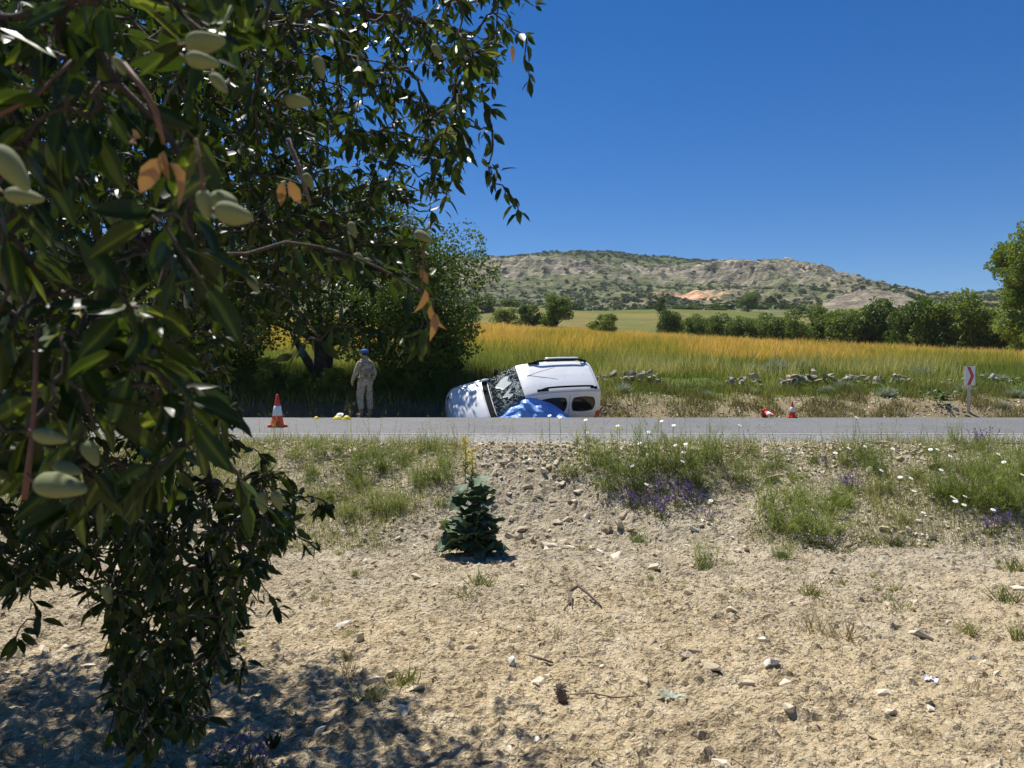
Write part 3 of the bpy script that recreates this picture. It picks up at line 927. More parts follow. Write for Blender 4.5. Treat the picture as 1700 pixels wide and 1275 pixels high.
# scrub trees on the hillside: the larger ones one by one, the rest as a mass
r = rng(12)
def blob_tree(seed, n=150):
    rr = rng(seed); C = [[rr.normal(0, .2), rr.normal(0, .2), .35 + .5 * rr.random()] for _ in range(7)]
    V, Fs, T = crown(n, C, [rr.uniform(.2, .36) for _ in C], .24, rr, .8)
    return V, Fs, T
BT = [blob_tree(60 + k) for k in range(6)]
meshes = [mesh_of("scrub_tree", V, Fs, M["scrub_leaf"], tint=T) for V, Fs, T in BT]
def slope_spots(n, r, ridge=False):
    out = []
    while len(out) < n:
        u = r.uniform(640, 1780); y = r.uniform(300, 960) if not ridge else r.uniform(900, 965)
        x = (u - 850) / F * y
        z, t, uu, rk = hill_h(np.array([x]), np.array([y])); t = t[0]; rk = rk[0]
        dens = .35 + 1.0 * vn(np.array([x * .012]), np.array([y * .012]), 7)[0] ** 1.5
        if not ridge:
            if rk > .25: dens *= .28
            if t > .86: dens *= 1.3
            if uu > 1180 and t > .8 and uu < 1340: dens *= .1
            if math.hypot((x - qx) / 34, (y - qy) / 86) < 1: dens *= .04
            if abs(x / y * 420 - sx) < 42 and y < 455: dens = 0
        elif 1195 < uu < 1335: dens *= .08
        if r.random() < dens: out.append((x, y, float(z[0])))
    return out
spots = slope_spots(150, r)
for i, (x, y, z) in enumerate(spots):
    o = link("scrub_tree", meshes[i % 6]); s = r.uniform(4.2, 7.0)
    o.location = (x, y, z - .22 * s); o.rotation_euler = (0, 0, r.uniform(0, 6)); o.scale = (s * r.uniform(1, 1.4), s * 1.1, s * .85)
    tag(o, "small dark green scrub tree growing on the rocky hillside", "tree", "scrub trees on the hillside")
parts = []
for (x, y, z) in slope_spots(7800, r) + slope_spots(600, r, True):
    V, Fs, T = BT[r.integers(0, 6)]
    k = r.random(len(V) // 4) < .10
    s = 1.2 + 3.4 * r.random() ** 2.2; q = V.reshape(-1, 4, 3)[k].reshape(-1, 3) * np.array([s * r.uniform(1, 1.7), s * 1.2, s * .8])
    # fewer, larger faces at this distance
    c = q.reshape(-1, 4, 3).mean(1, keepdims=True); q = (c + (q.reshape(-1, 4, 3) - c) * 3.0).reshape(-1, 3)
    parts.append((q + [x, y, z - .28 * s], [np.arange(len(q)).reshape(-1, 4)], T.reshape(-1, 4)[k].ravel()))
V, Fs, T = merge(parts)
tag(mk("hillside_scrub", V, Fs, M["scrub_leaf"], tint=T), "low green scrub covering the rocky hillside and its ridge", "scrub", kind="stuff")

# --- grain, verge grass, bank grass (nobody could count the blades)
r = rng(21)
n = 150000
y = 33.5 * (138 / 33.5) ** (r.random(n) ** .9); x = r.uniform(-.85, .85, n) * y
edge = 37.5 + (fbm(x * .25, x * 0 + 1, 22, 3) - .5) * 9 + np.clip(x, -5, 20) * .15
k = r.random(n) < smooth(-3, 5, y - edge); x, y = x[k], y[k]; n = len(x)
P = np.stack([x, y, Hf(x, y) - .03], 1)
pat = fbm(x * .12, y * .07, 23, 4)
t0 = np.clip(.12 + .5 * smooth(34, 62, y) + (pat - .5) * .9 + r.normal(0, .13, n), 0, 1)
V, Fs = tri_blades(P, r.uniform(.5, .9, n) * (.45 + 1.1 * fbm(x * .5, y * .3, 29, 4)), .020 + .0011 * y, .32, r)
T = np.repeat(np.clip(t0 + (fbm(x * .3, y * .1, 28, 4) - .5) * .9, 0, 1), 3).reshape(-1, 3); T[:, :2] *= .6; T = T.ravel()
tag(mk("grain", V, Fs, M["wheat"], tint=T), "ripening golden grain covering the sloping field", "grain", kind="stuff")

n = 120000
y = 23.4 + 19 * r.random(n) ** 1.15; x = r.uniform(-.95, .95, n) * y
dens = fbm(x * .6, y * .6, 24, 4)
soilband = np.where(x > 8, 1.0, .5) * (x > 2.2) * (1 - smooth(24.2, 25.0, y + (dens - .5) * 2.2))
k = (r.random(n) < .25 + 1.3 * dens) & (r.random(n) > soilband * .85) & (y < 41 + 3 * r.normal(size=n))
x, y = x[k], y[k]; n = len(x)
P = np.stack([x, y, Hf(x, y) - .02], 1)
pat = fbm(x * .35, y * .35, 25, 4)
hh = r.uniform(.14, .42, n) * (.5 + pat) * (1 + .8 * smooth(28, 32, y))
V, Fs = tri_blades(P, hh, r.uniform(.016, .035, n), .3, r)
T = np.repeat(np.clip(.2 + (pat - .35) * 1.3 + r.normal(0, .18, n), 0, 1), 3)
tag(mk("verge_grass", V, Fs, M["grass"], tint=T), "uneven green and straw grass on the verge below the grain", "grass", kind="stuff")
n = 5200
y = r.uniform(28.5, 34, n); x = r.uniform(4, 17, n)
k = fbm(x * .5, y * .5, 26, 3) > .5; x, y = x[k], y[k]; n = len(x)
P = np.stack([x, y, Hf(x, y)], 1)
V, Fs = tri_blades(P, r.uniform(.5, .95, n), .03, .3, r)
tag(mk("pale_tall_grass", V, Fs, M["grass"], tint=np.repeat(r.uniform(.75, 1, n), 3)), "pale green feathery tall grass in front of the grain", "grass", kind="stuff")

n = 60000
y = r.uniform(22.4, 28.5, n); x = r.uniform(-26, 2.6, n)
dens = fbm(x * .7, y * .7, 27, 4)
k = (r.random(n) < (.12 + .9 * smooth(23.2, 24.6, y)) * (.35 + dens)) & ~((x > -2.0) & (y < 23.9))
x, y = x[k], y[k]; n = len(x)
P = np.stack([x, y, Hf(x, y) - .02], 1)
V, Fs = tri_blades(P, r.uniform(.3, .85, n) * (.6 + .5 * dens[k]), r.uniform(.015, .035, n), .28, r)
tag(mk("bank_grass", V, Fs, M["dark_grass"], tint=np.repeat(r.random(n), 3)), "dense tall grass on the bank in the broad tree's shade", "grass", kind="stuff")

# leafy undergrowth under the tree: individual shrubs
sh = [bushy("bank_shrub", 2600, .075, M["oak_leaf"], 71, clumps=20, trunk=False), bushy("bank_shrub", 2600, .075, M["dark_leaf"], 72, clumps=22, trunk=False)]
used = [False, False]
r = rng(31)
sl = [(708, 25.2, 1.7, "dense dark shrub at the right edge of the broad tree's shade, above the van's bonnet"),
      (680, 24.6, 1.2, "shaded shrub on the bank right of the person in camouflage"),
      (655, 24.2, .95, "low shaded shrub on the bank just behind the person in camouflage"),
      (560, 24.3, 1.0, "low shaded shrub on the bank left of the person in camouflage"),
      (505, 24.1, .9, "low shaded shrub on the bank above the near traffic cone"),
      (440, 24.6, 1.2, "shaded shrub on the bank left of the near traffic cone"),
      (380, 25.0, 1.5, "shaded shrub on the bank partly hidden by almond leaves"),
      (300, 25.4, 1.7, "shrub on the bank behind the almond branches"),
      (725, 26.6, 1.5, "shrub behind the van's nose below the broad tree's lowest limb")]
for i, (u, d, h, lab) in enumerate(sl):
    x = (u - 850) / F * d; k = i % 2
    place(sh[k], used[k], (x, d, float(Hf(x, d)) - .1), r.uniform(0, 6), (h * 1.35, h * 1.2, h), lab, "shrubs on the shaded bank"); used[k] = True


# --- ruined dry-stone wall along the verge
wall = thing("dry_stone_wall", "low ruined dry-stone wall of pale rubble running along the grassy verge", "stone wall", (0, 0, 0))
rockm = [mesh_of("stone", V, Fc, M["wall_stone"]) for V, Fc in ROCKS]
r = rng(33)
cnt = 0
for (u0, u1, n, hgt, s0) in ((1003, 1095, 26, .35, .17), (1205, 1265, 18, .28, .15), (1298, 1370, 34, .36, .19), (1375, 1520, 40, .2, .13), (1540, 1700, 26, .12, .11), (975, 1005, 8, .3, .16)):
    for i in range(n):
        d = 26.6 + r.normal(0, .22); u = r.uniform(u0, u1); x = (u - 850) / F * d
        o = link("stone", rockm[r.integers(0, len(rockm))], wall); s = s0 * r.uniform(.55, 1.25)
        o.location = (x, d, float(Hf(x, d)) + .08 + r.random() ** 1.5 * hgt * .9); o.rotation_euler = (r.normal(0, .4), r.normal(0, .4), r.uniform(0, 6))
        o.scale = (s * r.uniform(1, 1.6), s, s * r.uniform(.7, 1.0)); cnt += 1
# loose stones and clods on the cut bank
n = 3600
x = r.uniform(1.6, 20, n); y = r.uniform(21.8, 25, n)
P = np.stack([x, y, Hf(x, y)], 1)
V, Fs, T = scatter_rocks(P, .02 + .06 * r.random(n) ** 3, ROCKS, r)
tag(mk("bank_rubble", V, Fs, M["gravel"], tint=T), "loose stones on the cut bank beyond the road", "stones", kind="stuff")

n = 40000
x = r.uniform(1.6, 20, n); y = r.uniform(21.8, 26.3, n); k = r.random(n) < smooth(.34, .6, fbm(x * 1.1, y * 1.1, 36, 4)); x, y = x[k], y[k]; n = len(x)
V, Fs = tri_blades(np.stack([x, y, Hf(x, y) - .01], 1), r.uniform(.08, .26, n), r.uniform(.012, .03, n), .5, r)
M["brown_grass"] = foliage("brown_dry_grass", [(0, (.11, .08, .04)), (.3, (.20, .17, .07)), (.6, (.19, .22, .06)), (1, (.42, .38, .20))], .8, .25, .2, 1.1)
tag(mk("dry_bank_growth", V, Fs, M["brown_grass"], tint=np.repeat(r.random(n), 3)), "brown and straw dry growth on the cut bank beyond the road", "dry grass", kind="stuff")

# --- silver shrubs, vine-like green plant and yellow-green tussocks on the far bank
def domed(name, n, size, mat, seed, blades=True):
    rr = rng(seed); root = None
    d = rnd_dirs(n, rr); d[:, 2] = np.abs(d[:, 2]) * .9 + .15; d = unit(d)
    P = d * rr.uniform(.1, .55, (n, 1)) * np.array([1, 1, .9])
    V, Fs = blade_batch(P, d + rnd_dirs(n, rr) * .25, rr.uniform(.3, .55, n), size, rr.uniform(0, .5, n), rr)
    return mesh_of(name, V, Fs, mat, tint=np.repeat(rr.random(n), 5))
silver = [domed("silver_shrub", 700, .035, M["grey_leaf"], 81), domed("silver_shrub", 700, .035, M["grey_leaf"], 82)]
r = rng(35)
for i, (u, v, d, s, lab) in enumerate([
        (1034, 662, 24.8, .42, "pale silver shrub on the bank right behind the van's rear"), (1172, 664, 24.6, .34, "small silver shrub on the bank between the van and the fallen cone"),
        (1472, 672, 24.1, .40, "rounded silver shrub on the cut bank left of the leafy green plant"), (1372, 655, 25.4, .33, "silver shrub just below the stone wall above the upright cone, left one"),
        (1402, 652, 25.6, .42, "silver shrub just below the stone wall, right neighbour of a smaller one"), (1600, 668, 24.8, .42, "silver shrub at the foot of the chevron sign's post"),
        (1530, 630, 29.5, .55, "silver shrub in the grass above the wall, left of the chevron sign"), (1660, 634, 28.5, .5, "silver shrub in the grass right of the chevron sign, larger one"),
        (1640, 632, 29.5, .4, "silver shrub in the grass right of the chevron sign, smaller one"), (1290, 620, 30.5, .8, "wide silver shrub patch at the edge of the grain"),
        (1245, 618, 31.5, .65, "silver shrub left of the wide silver patch by the grain"), (1335, 615, 31.5, .6, "silver shrub right of the wide silver patch by the grain"),
        (1130, 606, 33, .6, "silver shrub in the grass above the van's rear end"), (1248, 655, 25.2, .3, "small silver shrub below the gap in the stone wall"),
        (1685, 668, 24.6, .4, "silver shrub on the bank at the right edge of the photo"), (1664, 690, 23.2, .3, "low silver shrub near the road right of the sign post")]):
    x = (u - 850) / F * d; o = link("silver_shrub", silver[i % 2]); o.location = (x, d, float(Hf(x, d)) - .03); o.rotation_euler = (0, 0, r.uniform(0, 6)); o.scale = (s * 1.15, s, s)
    tag(o, lab, "shrub", "silver shrubs on the far verge")
# leafy green plant
d = 23.2; x = (1558 - 850) / F * d
lp = thing("leafy_plant", "bright green broad-leaved plant sprawling down the cut bank left of the sign post", "plant", (x, d, float(Hf(x, d))))
for i in range(60):
    q = np.array([r.normal(0, .2), r.normal(-.12, .16), .05 + .42 * r.random()]); D = unit(np.array([r.normal(0, 1), -.6 + r.normal(0, .5), .1 + r.normal(0, .4)]))
    V, Fs = leaf_batch(q[None], D[None], np.array([[.1, -.7, .8]]), .13, .12, .2, .2); mk("leaf", V, Fs, M["bright_leaf"], lp)
V, Fs = tubes([[0, 0, -.05]] * 6, [[r.normal(0, .2), r.normal(-.1, .15), .4] for _ in range(6)], .008, .005); mk("stem", V, Fs, M["stem"], lp)

# ================================================================== THE CRASHED VAN
XS = [0.0, .05, .16, .35, .7, 1.05, 1.22, 1.5, 1.78, 2.02, 2.3, 3.0, 3.7, 4.02, 4.14, 4.19]
TOP = [.58, .70, .82, .90, 1.00, 1.08, 1.15, 1.38, 1.60, 1.735, 1.79, 1.82, 1.80, 1.765, 1.72, 1.64]
WID = [.52, .66, .75, .80, .835, .85, .855, .86, .86, .86, .86, .86, .855, .845, .825, .80]
WR = [.46, .58, .66, .70, .72, .735, .735, .71, .685, .665, .655, .65, .645, .635, .61, .58]
ZB = [.30, .26, .24, .22, .22, .22, .22, .22, .22, .22, .22, .22, .25, .29, .32, .34]


def vsurf(x, q):
    """van skin: x back from the nose, q in -1..1 round the section (0 = roof centre, |q| = 1 = floor centre; q<0 is the left side)"""
    x = np.asarray(x, float); q = np.asarray(q, float)
    top, w, wr, zb = pchip(XS, TOP, x), pchip(XS, WID, x), pchip(XS, WR, x), pchip(XS, ZB, x)
    belt = np.minimum(1.06, top - .055); mid = np.minimum(.68, top - .15)
    zr = np.maximum(top - .13, belt + .012)
    ky = [0 * w, w * .9, w * .97, w, w * .985, wr + .015, wr - .045, wr * .5, 0 * w]
    kz = [zb, zb, zb + .13, mid, belt, zr, top - .025 - .0 * w, top + .018, top + .03]
    t = 8 * (1 - np.abs(q))
    i = np.clip(np.floor(t).astype(int), 0, 7); f = t - i
    KY = np.stack([np.broadcast_to(a, x.shape) for a in ky]); KZ = np.stack([np.broadcast_to(a, x.shape) for a in kz])
    def cr(K):
        g = lambda j: np.take_along_axis(K, np.clip(j, 0, 8)[None], 0)[0]
        p0, p1, p2, p3 = g(i - 1), g(i), g(i + 1), g(i + 2)
        m1, m2 = (p2 - p0) * .42, (p3 - p1) * .42
        return (2 * f ** 3 - 3 * f ** 2 + 1) * p1 + (f ** 3 - 2 * f ** 2 + f) * m1 + (-2 * f ** 3 + 3 * f ** 2) * p2 + (f ** 3 - f ** 2) * m2
    # crumpled nose and small dents
    dn = (fbm(x * 3.1 + 2, q * 7 + 3, 401, 3) - .5) * (.010 + .075 * smooth(1.25, .1, x)) - .012 * np.abs(fbm(x * 5, q * 9, 402, 2) - .5) * smooth(1.4, .3, x)
    return np.stack([x, np.sign(q) * np.abs(cr(KY)) * (1 + dn * .6), cr(KZ) + dn], -1)


def vnorm(x, q):
    e = 1e-3
    dx = vsurf(np.clip(x + e, 0, 4.19), q) - vsurf(np.clip(x - e, 0, 4.19), q); dq = vsurf(x, q + e) - vsurf(x, q - e)
    return unit(np.cross(dq, dx)) * 1.0


VANC = np.array([2.1, 0, .9])


def vpatch(name, x0, x1, q0, q1, mat, off=.006, rnd=.35, n=14, skew=None, parent=None, depth=.02):
    """panel lying just proud of the skin, with a rim going down into it"""
    a = np.linspace(-1, 1, n)
    A, B = np.meshgrid(a, a)
    k = rnd
    sx_ = A * np.sqrt(1 - k * B * B / 2); sy_ = B * np.sqrt(1 - k * A * A / 2)
    s = np.sqrt(1 - k / 2) if False else 1.0
    Xp = (x0 + x1) / 2 + sx_ * (x1 - x0) / 2; Q = (q0 + q1) / 2 + sy_ * (q1 - q0) / 2
    if skew is not None: Xp = Xp + skew(Xp, Q)
    P = vsurf(Xp, Q); Nn = vnorm(Xp, Q)
    sgn = np.sign((Nn * (P - np.array([0, 0, .8]) - np.stack([Xp, 0 * Xp, 0 * Xp], -1))).sum(-1, keepdims=True)); Nn = Nn * np.where(sgn == 0, 1, sgn)
    V, Fs = grid_mesh(*[(P + Nn * off)[..., i] for i in range(3)])
    per = [(0, j) for j in range(n)] + [(i, n - 1) for i in range(1, n)] + [(n - 1, j) for j in range(n - 2, -1, -1)] + [(i, 0) for i in range(n - 2, 0, -1)]
    rim = np.array([(P + Nn * (off - depth))[i, j] for i, j in per]); pi = np.array([i * n + j for i, j in per]); m = len(per)
    nx = np.roll(np.arange(m), -1)
    Fs = Fs + [np.stack([pi, pi[nx], n * n + nx, n * n + np.arange(m)], 1)]
    return mk(name, np.concatenate([V, rim]) - VANC, Fs, mat, parent, True)


VAN_R = Matrix.Rotation(R(13.8), 4, 'Z') @ Matrix.Rotation(R(-3.1), 4, 'Y') @ Matrix.Rotation(R(42.2), 4, 'X')
van = thing("crashed_van", "white passenger van with a shattered windscreen tipped over into the ditch beyond the road", "van", (.27, 22.23, 1.03))
van.rotation_euler = VAN_R.to_euler()
van.scale = (.985, .985, .985)

gx = np.unique(np.concatenate([np.linspace(0, .2, 10), np.linspace(.2, 3.9, 70), np.linspace(3.9, 4.19, 14)]))
gq = np.linspace(-1, 1, 129)
Xg, Qg = np.meshgrid(gx, gq); P = vsurf(Xg, Qg) - VANC
V, Fs = grid_mesh(P[..., 0], P[..., 1], P[..., 2])
nc = len(gx)
Fs.append(np.array([[i * nc for i in range(128)]])); Fs.append(np.array([[i * nc + nc - 1 for i in range(128)][::-1]]))
mk("body", V, Fs, M["paint"], van, True)


def shattered_glass():
    m, nt, p, out = newmat("shattered_glass")
    co = objco(nt)
    w = N(nt, "ShaderNodeTexVoronoi", feature='DISTANCE_TO_EDGE'); w.inputs["Scale"].default_value = 7; nt.links.new(co, w.inputs["Vector"])
    w2 = N(nt, "ShaderNodeTexVoronoi", feature='DISTANCE_TO_EDGE'); w2.inputs["Scale"].default_value = 22; nt.links.new(co, w2.inputs["Vector"])
    area = noise(nt, 2.4, 3, .6, co)
    l1 = math_n(nt, 'LESS_THAN', w.outputs["Distance"], .013)
    l2 = math_n(nt, 'MULTIPLY', math_n(nt, 'LESS_THAN', w2.outputs["Distance"], .05), math_n(nt, 'GREATER_THAN', area, .56))
    blot = math_n(nt, 'GREATER_THAN', noise(nt, 5.0, 6, .7, co), .655)
    f = math_n(nt, 'MAXIMUM', math_n(nt, 'MAXIMUM', l1, l2), math_n(nt, 'MULTIPLY', blot, .75))
    c = mixc(nt, f, (.018, .026, .026), (.50, .55, .53))
    nt.links.new(c, p.inputs["Base Color"])
    nt.links.new(math_n(nt, 'ADD', math_n(nt, 'MULTIPLY', f, .5), .12), p.inputs["Roughness"])
    bump(nt, p, f, .3, .004)
    return m


M["shatter"] = shattered_glass()
bow = lambda s: (lambda x, q: s * (1 - (q / .36) ** 2))
vpatch("windscreen", 1.235, 1.985, -.335, .335, M["shatter"], .006, .10, 20, bow(-.06), van)
# white sheet of crushed glass bulging out of the screen
vpatch("crushed_glass", 1.42, 1.70, -.02, .155, plain("crushed_glass", (.62, .66, .64), .5, .25, 22, bmp=.4), .016, .9, 12, lambda x, q: .05 * np.sin(q * 60) + .03 * np.sin(x * 30), van)
vpatch("crushed_glass", 1.50, 1.66, -.16, -.05, plain("crushed_glass_pale", (.50, .54, .52), .5, .3, 22, bmp=.4), .014, .9, 10, lambda x, q: .06 * np.sin(q * 80), van)
vpatch("cowl", 1.075, 1.225, -.37, .37, M["trim"], .008, .12, 16, bow(-.07), van)
vpatch("bonnet", .17, 1.06, -.345, .345, M["paint"], .007, .12, 20, bow(-.06), van)
vpatch("grille", .045, .105, -.26, .26, M["trim"], .006, .2, 12, bow(-.02), van)
for s in (-1, 1):
    vpatch("headlight", .10, .36, s * .365, s * .455, M["lens_clear"], .008, .5, 10, None, van)
    vpatch("front_window", 1.52, 2.20, s * .398, s * .475, M["glass"], .006, .45, 14, lambda x, q: .9 * np.clip(.47 - np.abs(q), 0, 1) * np.clip(2.0 - x, 0, 1) * 2.2, van)
    vpatch("rear_window", 2.36, 3.17, s * .394, s * .478, M["glass"], .006, .6, 16, None, van)
    vpatch("quarter_window", 3.30, 4.00, s * .396, s * .478, M["glass"], .006, .6, 16, None, van)
    vpatch("tail_light", 4.05, 4.185, s * .48, s * .63, M["lens_red"], .012, .3, 8, None, van)
    vpatch("side_moulding", 1.3, 3.9, s * .632, s * .652, M["trim"], .012, .1, 8, None, van)
    # door gaps
    for xx in (1.36, 2.28, 3.235):
        qs = np.linspace(.375, .80, 20) * s
        V, Fs = polytube(vsurf(np.full(20, xx) + (.06 * np.clip(.47 - np.abs(qs), 0, 1) if xx < 2 else 0), qs) - VANC, .005, 5); mk("door_gap", V, Fs, M["trim"], van)
    # roof rail with two feet
    xr = np.linspace(2.30, 4.02, 26); y0 = s * .565
    zr = pchip(XS, TOP, xr) + .0 + .085 * smooth(2.30, 2.62, xr) * (1 - smooth(3.86, 4.02, xr))
    V, Fs = polytube(np.stack([xr, np.full(26, y0), zr], 1) - VANC, .027, 8); rail = mk("roof_rail", V, Fs, M["trim"], van, True)
    for xa, xb in ((2.30, 2.62), (3.84, 4.03)):
        xf = np.linspace(xa, xb, 6)
        V, Fs = box(((xa + xb) / 2, y0, 1.815), (xb - xa, .045, .05), .012); mk("rail_foot", V - VANC, Fs, M["trim"], van)
    # mirror on its arm
    V1, F1 = box((1.52, s * 1.0, 1.13), (.10, .17, .22), .035); V2, F2 = box((1.52, s * .89, 1.06), (.06, .12, .05), .01)
    mk("mirror", *merge([(V1 - VANC, F1), (V2 - VANC, F2)])[:2], M["trim"], van, True)
    # wheels
    for xw in (.83, 3.42):
        w = bpy.data.objects.new("wheel", None); COL.objects.link(w); w.parent = van
        w.location = Vector((xw, s * .77, .315)) - Vector(VANC); w.rotation_euler = (R(90), 0, 0)
        mk("tyre", *lathe([(.2, -.09), (.29, -.095), (.315, -.06), (.32, 0), (.315, .06), (.29, .095), (.2, .09)], 32), M["rubber"], w, True)
        V, Fs = lathe([(.02, -.1), (.1, -.094), (.19, -.092), (.2, -.08), (.2, .08), (.19, .092), (.1, .094), (.02, .1)], 24); mk("rim", V, Fs, M["alloy"], w, True)
# seam lines round the bonnet, roof edges, rear hatch
for s in (-1, 1):
    xx = np.linspace(.2, 1.08, 18); V, Fs = polytube(vsurf(xx, np.full(18, s * .358)) - VANC, .005, 5); mk("bonnet_gap", V, Fs, M["trim"], van)
    xx = np.linspace(2.05, 4.1, 24); V, Fs = polytube(vsurf(xx, np.full(24, s * .31)) - VANC, .0045, 5); mk("roof_gutter", V, Fs, M["trim"], van)
    xx = np.linspace(1.2, 2.04, 14); V, Fs = polytube(vsurf(xx, np.full(14, s * .345)) - VANC, .008, 5); mk("screen_seal", V, Fs, M["trim"], van)
qs = np.linspace(-.3, .3, 20); V, Fs = polytube(vsurf(np.full(20, 4.07), qs) - VANC, .005, 5); mk("hatch_gap", V, Fs, M["trim"], van)
vpatch("rear_bumper", 4.0, 4.187, -.92, .92, M["underbody"], .004, .1, 24, lambda x, q: 0 * x, van) if False else None
# right side sliding door sprung outwards behind the upper roof rail
xs_, qs_ = np.meshgrid(np.linspace(2.85, 3.85, 12), np.linspace(.345, .60, 10))
P = vsurf(xs_, qs_) - VANC; P[..., 1] += .10; P[..., 2] += .10
V, Fs = grid_mesh(P[..., 0], P[..., 1], P[..., 2]); sd = mk("sliding_door", V, Fs, M["paint"], van, True)
sd["label"] = "white sliding door sprung out of line with the body"
so = sd.modifiers.new("thick", 'SOLIDIFY'); so.thickness = .05
# aerial and wipers
V, Fs = polytube(np.array([[2.14, .06, 1.775], [2.16, .06, 1.80], [2.5, .10, 1.90], [2.95, .15, 1.985]]) - VANC, [.014, .007, .006, .004], 6); mk("aerial", V, Fs, M["trim"], van)
for ya, yb in ((.25, -.35), (-.3, -.62)):
    pa = np.array([1.2, ya, 1.17]); pb = vsurf(np.array([1.42]), np.array([yb * .5]))[0] + [0, 0, .03]
    V, Fs = polytube(np.array([pa, (pa + pb) / 2 + [0, 0, .03], pb]) - VANC, .009, 5); mk("wiper", V, Fs, M["trim"], van)

# blue tarp draped over the driver's side
def tarp():
    n, m_ = 30, 17
    uu = np.linspace(0, 1, n); ww = np.linspace(0, 1, m_)
    ru = np.interp(uu, [0, .08, .24, .40, .55, .72, .88, 1], [822, 838, 852, 868, 884, 904, 926, 946])
    rv = np.interp(uu, [0, .08, .24, .40, .55, .72, .88, 1], [700, 686, 668, 654.5, 659.5, 664, 674, 694])
    rv = np.convolve(np.pad(rv, 2, 'edge'), np.ones(5) / 5, 'valid')
    G = np.zeros((m_, n, 3))
    for i in range(n):
        top = at(ru[i], rv[i], 21.45 + .12 * math.sin(uu[i] * 9)); 
        lo = at(ru[i] + (uu[i] - .45) * 22, 706, 20.95); back = top + np.array([0, .42, -.12])
        for j, w in enumerate(ww):
            if w < .22: G[j, i] = back + (top - back) * (w / .22)
            else:
                k = (w - .22) / .78; G[j, i] = top + (lo - top) * k; G[j, i, 1] += -.10 * math.sin(k * 3.0)
    A, B = np.meshgrid(uu, ww)
    fold = (fbm(A * 7 + B * 2.5, B * 1.6 - A * 2, 55, 3) - .5) * .16 + .03 * np.sin(A * 26 + B * 5 + 2 * fbm(A * 3, B * 3, 56, 2)) * smooth(.1, .5, B) + (np.abs(fbm(A * 4 - B * 3, B * 3 + A, 57, 2) - .5)) * .30
    G[..., 1] -= fold * smooth(.05, .4, B); G[..., 2] += fold * .25 * smooth(.1, .5, B)
    o = mk("tarp", *grid_mesh(G[..., 0], G[..., 1], G[..., 2]), M["tarp"], None, False)
    s = o.modifiers.new("thick", 'SOLIDIFY'); s.thickness = .006
    return tag(o, "crumpled bright blue tarp draped over the driver's side of the crashed van", "tarp")


tarp()

# ================================================================== PERSON
def skin_mesh(verts, edges, rad, sub=2):
    me = bpy.data.meshes.new("skel"); me.from_pydata([tuple(v) for v in verts], edges, [])
    o = bpy.data.objects.new("skel", me); COL.objects.link(o)
    sm = o.modifiers.new("skin", 'SKIN'); sm.use_smooth_shade = True; sm.branch_smoothing = .4
    for k, r_ in enumerate(rad):
        me.skin_vertices[0].data[k].radius = r_ if isinstance(r_, tuple) else (r_, r_)
    me.skin_vertices[0].data[0].use_root = True
    ss = o.modifiers.new("sub", 'SUBSURF'); ss.levels = sub; ss.render_levels = sub
    dg = bpy.context.evaluated_depsgraph_get(); dg.update()
    ev = o.evaluated_get(dg); em = ev.to_mesh()
    V = np.array([v.co[:] for v in em.vertices]); Fd = {}
    for p in em.polygons: Fd.setdefault(len(p.vertices), []).append(list(p.vertices))
    ev.to_mesh_clear(); bpy.data.objects.remove(o); bpy.data.meshes.remove(me)
    return V, [np.array(f) for f in Fd.values()]


def camo(name, base):
    m, nt, p, out = newmat(name)
    co = objco(nt)
    f = noise(nt, 11, 3, .6, co, .6)
    c = ramp(nt, f, [(.34, (.12, .08, .05)), (.41, (.26, .205, .135)), (.50, (.47, .40, .285)), (.58, (.27, .23, .145)), (.65, (.56, .50, .39))])
    nt.links.new(c, p.inputs["Base Color"]); p.inputs["Roughness"].default_value = .9
    bump(nt, p, noise(nt, 16, 4, .6, co), .8, .02)
    return m


M["camo"] = camo("desert_camouflage", None)
px = (606 - 850) / F * 20.75
person = thing("person", "person in tan camouflage and blue beret standing at the far road edge, seen from behind", "person", (px, 20.75, .47), R(42))
person.location.z = .66 - .0
J = [("pelvis", 0, 0, .97, (.165, .125)), ("waist", 0, 0, 1.10, (.175, .14)), ("chest", 0, .01, 1.30, (.20, .155)), ("upper", 0, -.005, 1.42, (.165, .115)),
     ("neck", 0, .0, 1.505, .062), ("nape", 0, .015, 1.555, .062), ("head", 0, .035, 1.635, (.082, .098)), ("top", 0, .03, 1.70, (.07, .08)),
     ("shL", -.185, 0, 1.40, .078), ("elL", -.285, .0, 1.13, .066), ("wrL", -.27, .17, .96, .045), ("shR", .185, 0, 1.40, .078), ("elR", .27, -.06, 1.14, .062), ("wrR", .255, .06, .93, .043),
     ("hpL", -.10, 0, .88, .125), ("knL", -.12, .05, .50, .098), ("anL", -.115, .0, .16, .084), ("hpR", .10, 0, .88, .125), ("knR", .125, -.01, .50, .098), ("anR", .13, -.06, .16, .084)]
nm = {j[0]: i for i, j in enumerate(J)}
Ed = [("pelvis", "waist"), ("waist", "chest"), ("chest", "upper"), ("upper", "neck"), ("neck", "nape"), ("nape", "head"), ("head", "top"), ("upper", "shL"), ("shL", "elL"), ("elL", "wrL"),
      ("upper", "shR"), ("shR", "elR"), ("elR", "wrR"), ("pelvis", "hpL"), ("hpL", "knL"), ("knL", "anL"), ("pelvis", "hpR"), ("hpR", "knR"), ("knR", "anR")]
V0, F0 = skin_mesh([j[1:4] for j in J], [(nm[a], nm[b]) for a, b in Ed], [j[4] for j in J])
parts = [(V0, F0)]
matpick = []
def facemat(V, Fs, fn):
    return [np.array([fn(V[f].mean(0)) for f in F]) for F in Fs]
def bm_fn(c):
    if c[2] > 1.525: return 1
    return 0
mi = {4: [], 3: []}
pieces = [(V0, F0, facemat(V0, F0, bm_fn))]
